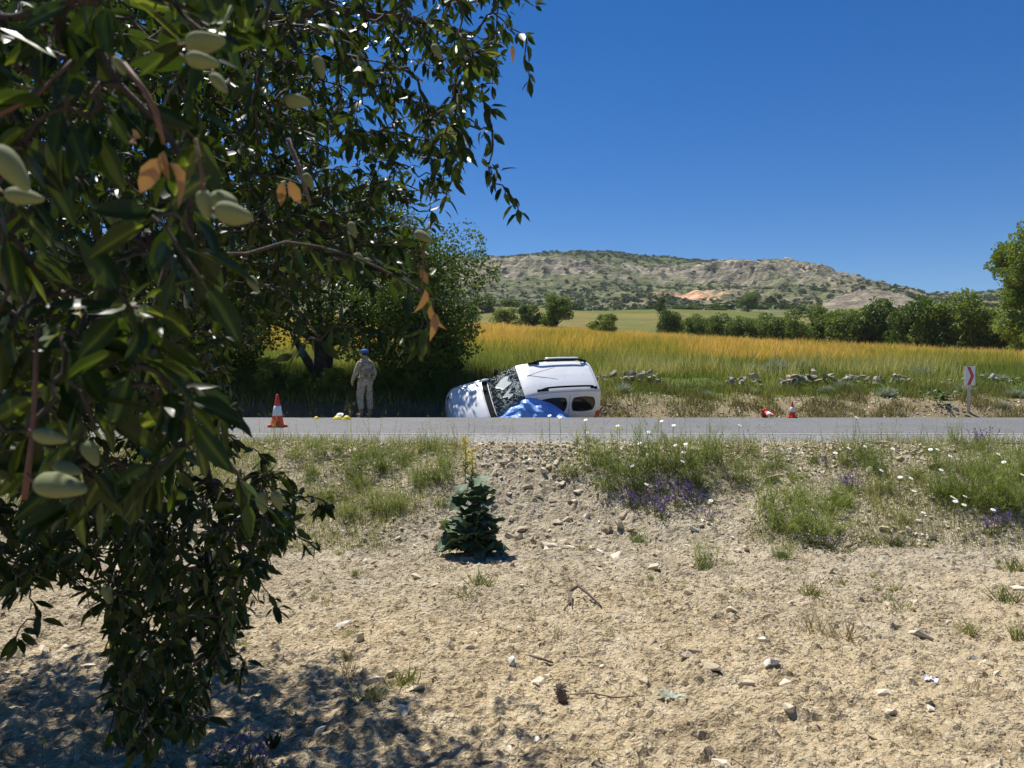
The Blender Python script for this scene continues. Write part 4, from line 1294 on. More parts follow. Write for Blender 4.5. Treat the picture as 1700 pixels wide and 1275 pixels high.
# hands: palm plus five unequal bent fingers each
for s, w in ((-1, np.array([-.27, .17, .96])), (1, np.array([.255, .06, .93]))):
    dn = unit(np.array([0, .25, -1])); fw = unit(np.array([0, 1, .25]))
    V, Fs = polytube(np.array([w + dn * -.02, w + dn * .03, w + dn * .07, w + dn * .105]), [.03, .036, .040, .032], 8); V = V * 1.0; pieces.append((V, Fs, [np.full(len(f), 1) for f in Fs]))
    for k, (L, o) in enumerate(((.068, .030), (.078, .011), (.072, -.009), (.056, -.028))):
        b0 = w + dn * .095 + fw * o; k1 = b0 + dn * L * .55 + np.array([-s * .006, 0, 0]); k2 = k1 + unit(dn + np.array([-s * .6, .1, 0])) * L * .5
        V, Fs = polytube(np.array([b0, k1, k2]), [.0095, .009, .007], 6); pieces.append((V, Fs, [np.full(len(f), 1) for f in Fs]))
    b0 = w + dn * .04 + fw * .034; V, Fs = polytube(np.array([b0, b0 + unit(dn + fw) * .04, b0 + unit(dn + fw * .4) * .07]), [.012, .011, .008], 6); pieces.append((V, Fs, [np.full(len(f), 1) for f in Fs]))
# nose, ears, eyes
V, Fs = polytube(np.array([[0, .125, 1.655], [0, .142, 1.63], [0, .150, 1.612], [0, .128, 1.60]]), [.008, .012, .016, .012], 8); pieces.append((V, Fs, [np.full(len(f), 1) for f in Fs]))
V, Fs = polytube(np.array([[-.025, .125, 1.575], [0, .131, 1.574], [.025, .125, 1.575]]), .007, 6); pieces.append((V, Fs, [np.full(len(f), 1) for f in Fs]))
for s in (-1, 1):
    V, Fs = box((s * .088, .02, 1.63), (.02, .04, .065), .008); pieces.append((V, Fs, [np.full(len(f), 1) for f in Fs]))
    V, Fs = lathe([(.004, -.008), (.011, 0), (.004, .008)], 8); V = V + [s * .032, .122, 1.648]; pieces.append((V, Fs, [np.full(len(f), 2) for f in Fs]))
Vs, byk, k = [], {}, 0
for V, Fs, Mi in pieces:
    for f, m_ in zip(Fs, Mi): byk.setdefault(f.shape[1], [[], []]); byk[f.shape[1]][0].append(f + k); byk[f.shape[1]][1].append(m_)
    Vs.append(V); k += len(V)
mk("body", np.concatenate(Vs), [np.concatenate(a) for a, _ in byk.values()], [M["camo"], M["skin"], M["hair"]], person, True, midx=np.concatenate([np.concatenate(m_) for _, m_ in byk.values()]))
V, Fs = lathe([(.078, 1.60), (.088, 1.64), (.09, 1.675), (.07, 1.71)], 20); mk("hair", V * [1, 1.1, 1] + [0, .012, 0], Fs, M["hair"], person, True)
V, Fs = lathe([(.092, 1.672), (.097, 1.69), (.112, 1.715), (.105, 1.745), (.07, 1.765), (.02, 1.77)], 24); V = V * [1, 1.12, 1] + [.0, .02, 0]; V[:, 2] += -.22 * np.clip(V[:, 0], 0, 1) * (V[:, 2] > 1.7); mk("beret", V, Fs, M["beret"], person, True)
for s in (-1, 1):
    V, Fs = skin_mesh([(s * .115, 0, .20), (s * .115, -.015, .10), (s * .118, -.03, .05), (s * .125, .08, .045), (s * .132, .18, .035)], [(0, 1), (1, 2), (2, 3), (3, 4)], [.066, .058, .05, .048, .04], 2)
    V[:, 2] = np.maximum(V[:, 2], .0); V[:, 1] -= .06 * (s > 0); mk("boot", V, Fs, M["boot"], person, True)
# vest back panel with pouches, straps and belt
xx, zz = np.meshgrid(np.linspace(-.14, .14, 9), np.linspace(1.12, 1.40, 9)); yy = -.165 + .5 * xx ** 2 + .04 * np.abs(zz - 1.28)
V, Fs = grid_mesh(xx, yy, zz); ve = mk("vest", V, Fs, M["camo"], person, True); m_ = ve.modifiers.new("thick", 'SOLIDIFY'); m_.thickness = .03
for s in (-1, 1):
    V, Fs = polytube(np.array([[s * .09, -.13, 1.36], [s * .115, -.09, 1.45], [s * .12, 0, 1.485], [s * .11, .10, 1.43], [s * .1, .145, 1.34]]), [.024] * 5, 6); mk("strap", V, Fs, M["strap"], person, True)
    V, Fs = box((s * .075, -.19, 1.19), (.10, .05, .11), .015); mk("pouch", V, Fs, M["strap"], person, True)
th = np.linspace(0, 2 * np.pi, 29); V, Fs = polytube(np.stack([.188 * np.cos(th), .147 * np.sin(th), np.full(29, 1.02)], 1), .022, 6, False); mk("belt", V, Fs, M["strap"], person, True)
V, Fs = polytube(np.array([[-.07, -.03, 1.515], [0, -.062, 1.525], [.07, -.03, 1.515], [.075, .03, 1.50], [.0, .085, 1.48], [-.075, .03, 1.50], [-.07, -.03, 1.515]]), .02, 6); mk("collar", V, Fs, M["camo"], person, True)

# ================================================================== ROAD FURNITURE
def cone(name, label, loc, h, rz=0.0, rot=None):
    t = thing(name, label, "traffic cone", loc, rz, "red and white traffic cones at the crash site", rot)
    rb, rt = .19 * h, .035 * h
    rad = lambda f: rb + (rt - rb) * f
    z = lambda f: h * (.06 + .94 * f)
    mk("cone_body", *lathe([(rad(0) * 1.06, z(0)), (rad(.36), z(.36)), (rad(.70), z(.70)), (rt, z(.985)), (rt * .6, z(1.0))], 28), M["cone_red"], t, True)
    mk("white_band", *lathe([(rad(.30) + .003, z(.30)), (rad(.30) + .007, z(.305)), (rad(.62) + .007, z(.615)), (rad(.62) + .003, z(.62))], 28), M["cone_white"], t, True)
    bm = bmesh.new(); bmesh.ops.create_cube(bm, size=1)
    for v in bm.verts: v.co = Vector((v.co.x * .58 * h, v.co.y * .58 * h, (v.co.z + .5) * .07 * h))
    bmesh.ops.bevel(bm, geom=[e for e in bm.edges if abs(e.verts[0].co.z - e.verts[1].co.z) > .01], offset=.12 * h, segments=4, affect='EDGES')
    bmesh.ops.bevel(bm, geom=[e for e in bm.edges if e.verts[0].co.z > .03 * h and e.verts[1].co.z > .03 * h], offset=.02 * h, segments=2, affect='EDGES')
    me = bpy.data.meshes.new("base"); bm.to_mesh(me); bm.free(); me.materials.append(M["cone_base"]); link("base", me, t)
    for a in range(4):
        V, Fs = box((.26 * h * math.cos(a * 1.571 + .785), .26 * h * math.sin(a * 1.571 + .785), .005), (.07 * h, .07 * h, .012), .003); mk("foot", V, Fs, M["trim"], t)
    return t


p = at(460.5, 709, 16.0); cone("traffic_cone", "upright red and white cone on the road at left, beside the almond branches", (p[0], 16.0, ROADZ + .006), .66, R(20))
p = at(1314, 693, 20.0); cone("traffic_cone", "upright red and white cone at the far road edge on the right", (p[0], 19.95, ROADZ + .006), .42, R(5))
p = at(1267, 690, 20.2); cone("traffic_cone", "knocked over red cone lying on its side next to the upright far cone", (p[0], 20.05, ROADZ + .115), .40, rot=(R(-96), R(20), R(195)))


def marker(label, loc, s, mat, h=.1):
    t = thing("marker", label, "marker", loc)
    V, Fs = lathe([(s, 0), (s * .97, h * .25), (s * .75, h * .62), (s * .42, h * .92), (s * .2, h)], 18); mk("dome", V, Fs, mat, t, True)
    V, Fs = lathe([(s * 1.12, 0), (s * 1.12, .012), (s * 1.02, .018)], 18); mk("rim", V, Fs, mat, t, True)
    return t


for (u, d, s, h, mt, lab) in ((525, 19.4, .06, .06, "marker_yellow", "small yellow dome marker on the far road edge, leftmost of the row"),
                              (560, 19.2, .11, .085, "marker_yellow", "yellow dome marker under the white one on the far road edge"),
                              (575.5, 19.0, .10, .10, "marker_yellow", "yellow dome marker on the far road edge nearest to the person's boots")):
    x = (u - 850) / F * d; marker(lab, (x, d, ROADZ + .003), s, M[mt], h)
x = (563.5 - 850) / F * 19.45; wm = marker("white marker tilted beside the yellow one on the far road edge", (x, 19.45, ROADZ + .07), .10, M["marker_white"], .07); wm.rotation_euler = (R(28), R(-20), 0)

# chevron sign
d = 22.6; x = (1611 - 850) / F * d; gz = float(Hf(x, d))
pz = at(1611, 624, d)[2]
sign = thing("chevron_sign", "white road sign with one red chevron pointing right on a steel post", "road sign", (x, d, gz), R(16))
V, Fs = polytube([[0, .06, -.3], [0, .06, pz - gz - .1], [0, .06, pz - gz + .24]], .042, 12); mk("post", V, Fs, M["galv"], sign, True)
zc = pz - gz
V, Fs = box((0, 0, zc), (.31, .03, .54), .006); mk("panel", V, Fs, M["sign_white"], sign)
V, Fs = box((.1595, .014, zc), (.012, .075, .545), .002); mk("edge_flange", V, Fs, M["galv"], sign)
V, Fs = box((-.1595, .014, zc), (.012, .075, .545), .002); mk("edge_flange", V, Fs, M["galv"], sign)
ch = np.array([(-.135, .262), (-.02, .262), (.115, 0), (-.02, -.262), (-.135, -.262), (0, 0)])
Vc = np.concatenate([np.stack([ch[:, 0], np.full(6, -.0185), zc + ch[:, 1]], 1), np.stack([ch[:, 0], np.full(6, -.0145), zc + ch[:, 1]], 1)])
Fq = [[0, 1, 2, 5], [5, 2, 3, 4]]; rimf = [[i, (i + 1) % 6, (i + 1) % 6 + 6, i + 6] for i in range(6)]
mk("chevron", Vc, [np.array(Fq + rimf)], M["sign_red"], sign)
for dz in (-.15, .15):
    V, Fs = box((0, .04, zc + dz), (.10, .04, .03), .004); mk("bracket", V, Fs, M["galv"], sign)

# ================================================================== STONES OF THE NEAR PLOT
def hz(x, y): return Hn(np.asarray(x, float), np.asarray(y, float))


r = rng(41)
stone_me = [mesh_of("stone", V, Fc, M["stone"]) for V, Fc in ROCKS]
white_me = [mesh_of("stone", V, Fc, M["white_stone"]) for V, Fc in ROCKS[:4]]


def put_stone(u=None, d=None, s=.04, me=None, x=None, y=None, sink=.3, flat=1.0):
    if x is None: x, y = (u - 850) / F * d, d
    o = link("stone", me or stone_me[r.integers(0, len(stone_me))], ground)
    o.location = (x, y, float(hz(x, y)) + s * (.42 - sink)); o.rotation_euler = (r.normal(0, .25), r.normal(0, .25), r.uniform(0, 6)); o.scale = (s * r.uniform(1, 1.5), s, s * flat * r.uniform(.8, 1.1))
    return o


def depth_of(v, u=850):
    """distance at which the ray of pixel row v meets the near plot"""
    d = np.arange(2.6, 12.1, .01); x = (u - 850) / F * d
    vv = 632 + (CAMZ - Hn_base(x, d)) / d * F
    return float(d[np.argmin(np.abs(vv - v))])


for (u, v, w, me) in ((571, 1038, 26, white_me[0]), (1282, 1104, 32, white_me[1]), (1265, 1066, 18, white_me[2]), (1619, 1090, 24, white_me[3]), (850, 1108, 26, white_me[1]),
                      (1150, 1085, 28, None), (1178, 1118, 44, None), (1070, 1135, 20, None), (1200, 1143, 26, None), (1240, 1140, 24, None), (1468, 1152, 34, None), (1478, 1182, 30, None),
                      (1637, 1108, 30, None), (1025, 1140, 18, None), (910, 1122, 22, None), (1500, 1170, 22, None), (1062, 1020, 18, None), (1040, 1023, 18, None), (1215, 1023, 22, None), (1240, 1015, 18, None),
                      (620, 1130, 30, None), (670, 1185, 32, None), (700, 1245, 26, None), (1310, 1183, 24, None), (1545, 1180, 18, None), (70, 1075, 34, None), (868, 1222, 26, None), (845, 1245, 24, None),
                      (892, 1240, 14, white_me[0]), (1043, 1262, 20, None), (1050, 1228, 16, None), (1450, 1220, 24, None), (20, 1080, 30, None), (150, 1100, 20, None), (868, 880, 24, None), (845, 890, 22, None), (1030, 877, 26, None), (1045, 883, 20, None), (1008, 880, 26, None), (1150, 880, 18, white_me[0]), (1165, 872, 14, None)):
    d = depth_of(v, u); put_stone(u, d, w / F * d * .55, me, flat=1.1)
n_st = 43
while n_st < 300:
    d = 2.9 + 9.0 * r.random() ** .9; x = r.uniform(-.72, .72) * d
    if n_st % 5 < 2: px_ = None; d = r.uniform(9.0, 11.75); x = (r.uniform(800, 1000) if r.random() < .65 else r.uniform(1370, 1580)) / F * d - 850 / F * d
    px_ = r.uniform(10, 19) if n_st % 5 < 2 else r.uniform(10, 17) if r.random() < .78 else r.uniform(17, 30)
    put_stone(x=x, y=d, s=px_ / F * d * .62, flat=1.0); n_st += 1

FLATS = [hull_rock(400 + i, 8, .42) for i in range(10)]
# gravel and clods too many to count
n = 42000
y = 2.5 * (12.0 / 2.5) ** r.random(n); x = r.uniform(-.8, .8, n) * y
s = y * (.0009 + .0034 * r.random(n) ** 6)
dens = fbm(x * .8, y * .8, 43, 3)
k = r.random(n) < .25 + dens * .9
x, y, s = x[k], y[k], s[k]
V, Fs, T = scatter_rocks(np.stack([x, y, hz(x, y) + s * .05], 1), s, CLODS, r)
tag(mk("soil_clods", V, Fs, M["clod"], tint=T), "small clods of dry soil scattered over the plot", "clods", kind="stuff")
n = 26000
y = np.concatenate([r.uniform(9.0, 12.0, n // 2), 11.6 + r.normal(0, .25, n // 2)]); x = r.uniform(-.85, .85, n) * y
y = np.clip(y, 8.6, 12.3); y = np.where(y > 12.2, y + r.random(n) ** 2 * .9, y)
s = .010 + .046 * r.random(n) ** 2.6
bare = fbm(x * .7, y * .5, 44, 3)
k = r.random(n) < .15 + smooth(.35, .62, bare) + (y > 11.3) * .6
x, y, s = x[k], y[k], s[k]
V, Fs, T = scatter_rocks(np.stack([x, y, np.where(y > 12.02, ROADZ, hz(x, y)) + s * .1], 1), s, FLATS, r)
tag(mk("bank_gravel", V, Fs, M["gravel"], tint=T), "pale broken gravel spilled down the near road bank", "gravel", kind="stuff")

# ================================================================== PLANTS ON THE NEAR BANK AND PLOT
def feathery(name, seed, n=110, h=.7, spread=.45, mat=None, lw=.0055, ll=.055, per=44):
    """fine-leaved weed: many thin upright stems with hair-fine leaflets"""
    rr = rng(seed); parts = []
    base = rr.normal(0, .10, (n, 3)) * [1, 1, 0]
    D = unit(np.stack([rr.normal(0, spread, n), rr.normal(0, spread, n), np.ones(n)], 1)); L = h * (.3 + .75 * rr.random(n) ** 1.3)
    V, Fs = blade_batch(base, D, L, .006, rr.uniform(.1, .9, n), rr); parts.append((V, Fs, np.repeat(rr.uniform(.1, .5, n), 5)))
    k = np.repeat(np.arange(n), per); f = rr.uniform(.15, 1.0, n * per)
    mid = V.reshape(n, 5, 3)[:, 2:4].mean(1); tip = V.reshape(n, 5, 3)[:, 4]
    b = base[k]; f_ = f[:, None]; P = np.where(f_ < .55, b + (mid[k] - b) * f_ / .55, mid[k] + (tip[k] - mid[k]) * (f_ - .55) / .45)
    D2 = unit(rnd_dirs(n * per, rr) * 1.0 + D[k] * .35)
    V2, F2 = tri_blades(P, 1, lw, 0, rr)
    V2 = V2.reshape(-1, 3, 3); V2[:, 2] = P + D2 * (ll * rr.uniform(.5, 1.2, (n * per, 1))); parts.append((V2.reshape(-1, 3), F2, np.repeat(np.clip(.25 + .5 * f + rr.normal(0, .15, n * per), 0, 1), 3)))
    V, Fs, T = merge(parts)
    return mesh_of(name, V, Fs, mat or M["feather"], tint=T)


def put(me, name, u=None, v=None, s=1.0, label=None, cat="plant", group=None, x=None, y=None, sz=None):
    """stand a plant with its foot at photo pixel (u, v) on the plot"""
    if x is None:
        y = depth_of(v, u); x = (u - 850) / F * y
    o = link(name, me); o.location = (x, y, float(hz(x, y)) - .015); o.rotation_euler = (r.normal(0, .05), r.normal(0, .05), r.uniform(0, 6)); o.scale = (s, s, s * (sz or 1))
    return tag(o, label, cat, group)


fe = [feathery("feathery_weed", 201, n=70), feathery("feathery_weed", 202, n=80, spread=.65), feathery("feathery_weed", 203, n=55, h=.78, spread=.32), feathery("feathery_weed", 204, n=75, spread=.8, h=.55)]
fg = "fine-leaved green weeds on the near bank"
big = [(990, 775, 1.15, "tall feathery green weed at the left end of the big clump on the bank crest"), (1040, 790, 1.2, "feathery green weed of the big crest clump above the violet flowers' left end"),
       (1085, 785, 1.25, "tallest feathery green weed in the middle of the big crest clump"), (1130, 780, 1.2, "feathery green weed right of the middle of the big crest clump"),
       (1175, 770, 1.1, "feathery green weed at the right end of the big crest clump"), (1010, 812, .7, "low feathery weed below the left end of the big crest clump"), (1060, 815, .75, "low feathery weed at the foot of the big crest clump just above the violet flowers"), (1150, 800, .8, "feathery weed at the foot of the big crest clump on its right"),
       (1300, 885, 1.1, "left half of the big yellow-green weed low on the bank"), (1350, 890, 1.15, "right half of the big yellow-green weed low on the bank"), (1275, 850, .9, "feathery weed on the upper left of the big low weed"), (1325, 835, .9, "feathery weed behind the big low weed"), (1300, 930, .45, "small feathery sprig just below the big low weed"),
       (1430, 765, .85, "dense bright green weed on the crest left of the daisies by the sign"), (1455, 790, .8, "dense bright green weed just below its twin on the crest"), (1465, 815, .6, "small weed under the bright green crest pair"),
       (1570, 830, 1.0, "feathery weed at the left of the big right-hand clump"), (1610, 840, 1.15, "tall feathery weed in the big right-hand clump beside four daisies"), (1650, 845, 1.25, "feathery weed in the middle of the big right-hand clump"), (1690, 850, 1.3, "feathery weed at the photo's right edge"), (1680, 800, 1.1, "feathery weed on the crest at the photo's right edge"), (1620, 790, .9, "feathery weed on the crest below the chevron sign"), (1560, 780, .75, "sparse feathery weed on the crest left below the sign"), (1740, 840, 1.2, "feathery weed beyond the photo's right edge"),
       (735, 800, .85, "blue-green feathery weed above the dark broad-leaved plant"), (700, 795, .7, "feathery weed left of the blue-green one above the broad-leaved plant"), (640, 785, .8, "sprawling yellow-green weed on the left part of the bank"), (600, 765, .7, "yellow-green weed near the bank crest right of the almond branches"), (585, 795, .6, "yellow-green weed beside the pale lilac flowers"), (670, 765, .6, "thin yellow-green weed at the crest right of the lilac flowers"),
       (620, 850, .65, "weed in the middle of the left bank below the lilac flowers"), (580, 860, .6, "low weed right beside the almond branch tips"), (540, 830, .7, "green weed half hidden by the almond branch tips"), (660, 845, .5, "low weed left of the broad-leaved plant"), (1170, 940, .55, "grey-green weed at the foot of the bank below the violet flowers"), (1060, 895, .45, "small dull weed at the bank foot left of the grey-green one"),
       (520, 790, .6, "weed by the almond branch tips near the crest"), (490, 760, .55, "weed on the crest under the near traffic cone"), (1230, 800, .7, "weed between the crest clump and the low yellow-green weed"), (945, 790, .7, "sparse weed left of the big crest clump"), (1390, 830, .5, "weed between the low yellow-green weed and the crest pair")]
r = rng(45)
for i, (u, v, s, lab) in enumerate(big):
    put(fe[i % 4], "feathery_weed", u, v, s, lab, "weed", fg)

for i in range(64):
    if i % 3 == 0: x = r.uniform(-4.2, -.7)
    else: x = r.uniform(3.0, 8.6)
    y = r.uniform(9.5, 11.8)
    put(fe[i % 4], "feathery_weed", x=x, y=y, s=r.uniform(.28, .62), sz=r.uniform(.8, 1.3), label="small fine-leaved weed on the " + ("left" if x < 0 else "right") + " part of the near bank", cat="weed", group="small fine-leaved weeds on the " + ("left" if x < 0 else "right") + " part of the bank")

# daisies
rr = rng(46)
th = np.arange(14) * 2 * np.pi / 14
def daisy(label):
    t = thing("daisy", label, "flower")
    V, Fs = polytube(np.array([[0, 0, 0], [.01, .005, .2], [0, 0, .42], [.012, -.01, .52]]), .0035, 5); mk("stem", V, Fs, M["stem"], t)
    Pp = np.stack([.012 + .008 * np.cos(th), -.01 + .008 * np.sin(th), np.full(14, .522)], 1); D = np.stack([np.cos(th), np.sin(th), np.full(14, .10)], 1)
    hd = np.array([.012, -.01, .522]); ca, sa = math.cos(.62), math.sin(.62)
    tilt = lambda V: (V - hd) @ np.array([[1, 0, 0], [0, ca, -sa], [0, sa, ca]]).T @ np.diag([1, 1, 1.0]) + hd
    V, Fs = leaf_batch(Pp, D, np.tile([[0, 0, 1.]], (14, 1)), .032, .013, .1, .1); mk("petals", tilt(V), Fs, M["petal"], t)
    V, Fs = lathe([(.011, .52), (.011, .526), (.006, .531)], 10); mk("disc", tilt(V + [.012, -.01, 0]), Fs, M["yolk"], t)
    V, Fs = blade_batch(np.array([[0, 0, .05 + .05 * i] for i in range(6)]), np.array([[math.cos(i * 2), math.sin(i * 2), .8] for i in range(6)]), .07, .006, .3, rr); mk("leaf", V, Fs, M["feather"], t)
    return t
dz = daisy("white daisy")
dl = [(913, 690), (931, 693), (973, 697), (1026, 707), (1077, 717), (1063, 736), (1099, 699), (1122, 739), (1139, 737), (1135, 751), (1051, 773), (1073, 804), (1180, 831), (1133, 766), (1119, 706), (976, 718), (1228, 706), (1422, 693), (1387, 752), (1409, 744), (1482, 745), (1436, 741), (1545, 746), (1556, 746), (1577, 757), (1657, 754), (1562, 780), (1495, 792), (1512, 794), (1581, 825), (1586, 828), (1602, 824), (1600, 838), (1586, 832), (1533, 851), (1648, 846), (1517, 815), (1667, 767), (1697, 788), (1463, 781)]
used_ = False
for i, (u, v) in enumerate(dl):
    # the head stands about half a metre above the bank
    y = min(max(depth_of(v + 45, u), 9.2), 11.95); x = (u - 850) / F * y
    zt = CAMZ - (v - 632) / F * y; zb = float(hz(x, y)); s = max(.25, (zt - zb) / .52)
    o = place(dz, used_, (x - .012, y, zb), r.uniform(-.9, .9), (.85, .85, s), "white daisy with yellow disc on a thin stem among the weeds of the near bank", "white daisies on the near bank"); used_ = True
    if i == 17: o["label"] = "single daisy whose head touches the far edge of the road, left of the sign"
    if i in (0, 1): o["label"] = ("white daisy whose head shows in front of the blue tarp", "white daisy just right of the one in front of the blue tarp")[i]
    if i == 16: o["label"] = "single white daisy standing over the grey asphalt right of the big crest clump"

# violet larkspur sprays
def violet(seed, mat, n=9, h=.32, nf=13, fs=.022, name="violet_flower"):
    rr = rng(seed); b = rr.normal(0, .06, (n, 3)) * [1, 1, 0]; D = unit(np.stack([rr.normal(0, .45, n), rr.normal(0, .45, n), np.ones(n)], 1)); L = h * rr.uniform(.5, 1, n)
    V1, F1 = tubes(b, b + D * L[:, None], .003, .002, 4); V3, F3 = blade_batch(np.repeat(b, 5, 0), rnd_dirs(n * 5, rr) + [0, 0, 1], .12, .008, .4, rr)
    k = np.repeat(np.arange(n), nf); f = rr.uniform(.4, 1.0, (n * nf, 1)); P = b[k] + D[k] * L[k][:, None] * f + rr.normal(0, .012, (n * nf, 3))
    V2, F2 = leaf_cards(P, fs, rr)
    V, Fs, T = merge([(V1, F1, .2), (V3, F3, np.repeat(rr.random(n * 5) * .4, 5))])
    return mesh_of("stems", V, Fs, M["tuft"], tint=T), mesh_of("blossoms", V2, F2, mat, tint=np.repeat(rr.random(n * nf), 4))
vio = [violet(211, M["violet"]), violet(212, M["violet"], 7)]
lil = [violet(213, M["lilac"], 9, .2, 12, .016), violet(214, M["lilac"], 12, .14, 10, .015)]
def flower_thing(pair, name, u, v, s, label, group):
    y = depth_of(v, u); x = (u - 850) / F * y
    t = thing(name, label, "flower", (x, y, float(hz(x, y)) - .01), r.uniform(0, 6), group); t.scale = (s, s, s)
    link("stems", pair[0], t); link("blossoms", pair[1], t)
vg = "violet flowers on the near bank"
for i, (u, v, s) in enumerate([(1050, 838, 1.0), (1072, 845, 1.0), (1092, 850, 1.1), (1112, 845, 1.1), (1132, 842, 1.1), (1150, 838, 1.0), (1095, 822, 1.0), (1125, 815, 1.0), (1140, 826, 1.0), (1165, 858, .9), (1100, 862, .9), (1190, 868, .8)]):
    flower_thing(vio[i % 2], "violet_flower", u, v, s, "violet flower spray in the patch under the big crest clump of weeds", vg)
for i, (u, v, s, lab) in enumerate([(1410, 815, 1.1, "violet flower spray beside the bright green crest pair of weeds, left one"), (1422, 812, 1.1, "violet flower spray beside the bright green crest pair, nearest to it"), (1628, 742, 1.0, "violet flower spray on the crest just below the chevron sign"), (1640, 735, 1.3, "taller violet flower spray on the crest right below the chevron sign"), (1650, 885, 1.0, "pale violet spray at the foot of the right-hand clump"), (1635, 880, .9, "violet spray at the foot of the right-hand clump, left one"), (1668, 878, .9, "violet spray at the foot of the right-hand clump, right one"), (395, 1275, .75, "violet flower spray in the dappled shade at the bottom edge"), (420, 1274, .6, "second violet flower spray in the dappled shade at the bottom edge"), (1365, 775, .8, "small violet spray in gravel at the crest")]):
    flower_thing(vio[i % 2], "violet_flower", u, v, s, lab, vg)
for i, (u, v, s, lab) in enumerate([(590, 798, 1.3, "pale lilac flower cushion on the left bank"), (610, 805, 1.0, "lilac flower cushion right of the paler one on the left bank"), (575, 830, 1.0, "lilac flower cushion lower on the left bank"), (1355, 908, 1.5, "low pinkish flower cushion at the foot of the big low weed"), (1385, 912, 1.3, "low pinkish flower cushion right of its neighbour under the low weed"), (1480, 905, 1.2, "faint pinkish cushion on bare soil under the right bank"), (975, 735, 1.2, "pale lilac flowers at the left of the big crest clump")]):
    flower_thing(lil[i % 2], "lilac_flower", u, v, s, lab, "lilac flower cushions on the near bank")

# yellow spike plants
y = depth_of(838, 775) ; x = (775 - 850) / F * y
for (u, v, hgt, lab) in ((772, 826, .70, "yellow flower spike rising behind the dark broad-leaved plant"), (783, 826, .52, "shorter yellow flower spike beside the taller one")):
    y = depth_of(v, u) + .2; x = (u - 850) / F * y
    t = thing("yellow_spike", lab, "flower", (x, y, float(hz(x, y))))
    V, Fs = polytube(np.array([[0, 0, 0], [.01, 0, hgt * .5], [0, .01, hgt]]), [.008, .006, .003], 6); mk("stem", V, Fs, M["stem"], t)
    n = 110; f = r.uniform(.5, 1, n); P = np.stack([r.normal(0, .022, n), r.normal(0, .022, n), f * hgt], 1); V, Fs = leaf_cards(P, .03, r); mk("blossoms", V, Fs, M["yellow_fl"], t, tint=np.repeat(r.random(n), 4))
    V, Fs = blade_batch(P[:40] * [1, 1, .5], rnd_dirs(40, r) + [0, 0, .4], .08, .014, .4, r); mk("leaves", V, Fs, M["tuft"], t, tint=np.repeat(r.random(40), 5))
for (u, v) in ((958, 748), (1028, 735)):
    y = min(depth_of(v + 40, u), 11.9); x = (u - 850) / F * y; z0 = float(hz(x, y)); hgt = CAMZ - (v - 24 - 632) / F * y - z0
    t = thing("yellow_flower", "small yellow flower head in the big crest clump, " + ("left one" if u < 1000 else "right one"), "flower", (x, y, z0))
    V, Fs = polytube(np.array([[0, 0, 0], [.005, 0, hgt]]), .003, 5); mk("stem", V, Fs, M["stem"], t)
    n = 30; V, Fs = leaf_cards(np.stack([r.normal(0, .022, n), r.normal(0, .022, n), hgt + r.normal(0, .012, n)], 1), .025, r); mk("blossoms", V, Fs, M["yellow_fl"], t, tint=np.repeat(r.random(n), 4))

# the dark broad-leaved plant at the bank foot
y = depth_of(922, 785); x = (785 - 850) / F * y
bp = thing("broad_leaved_plant", "dark blue-green broad-leaved plant standing like a cone at the foot of the bank", "plant", (x, y, float(hz(x, y)) - .03)); bp.scale = (1.06, 1.06, .86)
V, Fs = polytube(np.array([[0, 0, 0], [.01, 0, .5], [-.02, .02, 1.02]]), [.022, .016, .008], 8); mk("stem", V, Fs, M["stem"], bp)
stems = [(0, 0, .95, 26), (.08, .02, .84, 20), (-.09, .03, .80, 20), (.04, -.10, .60, 15), (-.05, -.12, .50, 14), (.15, -.05, .45, 12), (-.17, -.03, .42, 12)]
for (ox, oy, hh_, nl) in stems:
    top = np.array([ox * 1.5, oy * 1.5, hh_])
    V, Fs = polytube(np.array([[ox * .2, oy * .2, 0], top * [.8, .8, .5], top]), [.014, .010, .005], 6); mk("stem", V, Fs, M["stem"], bp)
    for i in range(nl):
        f = (i + .5) / nl; P = top * np.array([.5 + .5 * f, .5 + .5 * f, .10 + .90 * f]); a = i * 2.399 + r.normal(0, .5); Lf = (.150 * (1 - f) ** .2 + .05) * r.uniform(.65, 1.3)
        D = unit(np.array([math.cos(a), math.sin(a), .35 + 1.3 * f ** 2 + r.normal(0, .4)]))
        A, B = np.meshgrid(np.linspace(0, 1, 8), np.linspace(-1, 1, 7))
        S = unit(np.cross([0, 0, 1.], D) + r.normal(0, .25, 3)); S = unit(S - D * np.dot(S, D)); Nn = np.cross(D, S); wid = Lf * .56 * np.sin(np.clip(A, .02, 1) ** .8 * math.pi) ** .65
        ruf = (.12 * np.sin(A * 15 + i) * np.abs(B) ** 2 + .03 * np.sin(A * 26 + B * 9 + i)) * Lf
        G = P + D * (A * Lf)[..., None] + S * (B * wid)[..., None] + Nn * (np.abs(B) * wid * r.uniform(.1, .6) - (A ** 2.0) * Lf * r.uniform(.3, .9) + ruf)[..., None]
        V, Fs = grid_mesh(G[..., 0], G[..., 1], G[..., 2]); mk("leaf", V, Fs, M["sage"], bp, True, tint=np.clip(r.random() * .7 + .35 * np.abs(B).ravel() ** 4, 0, 1))

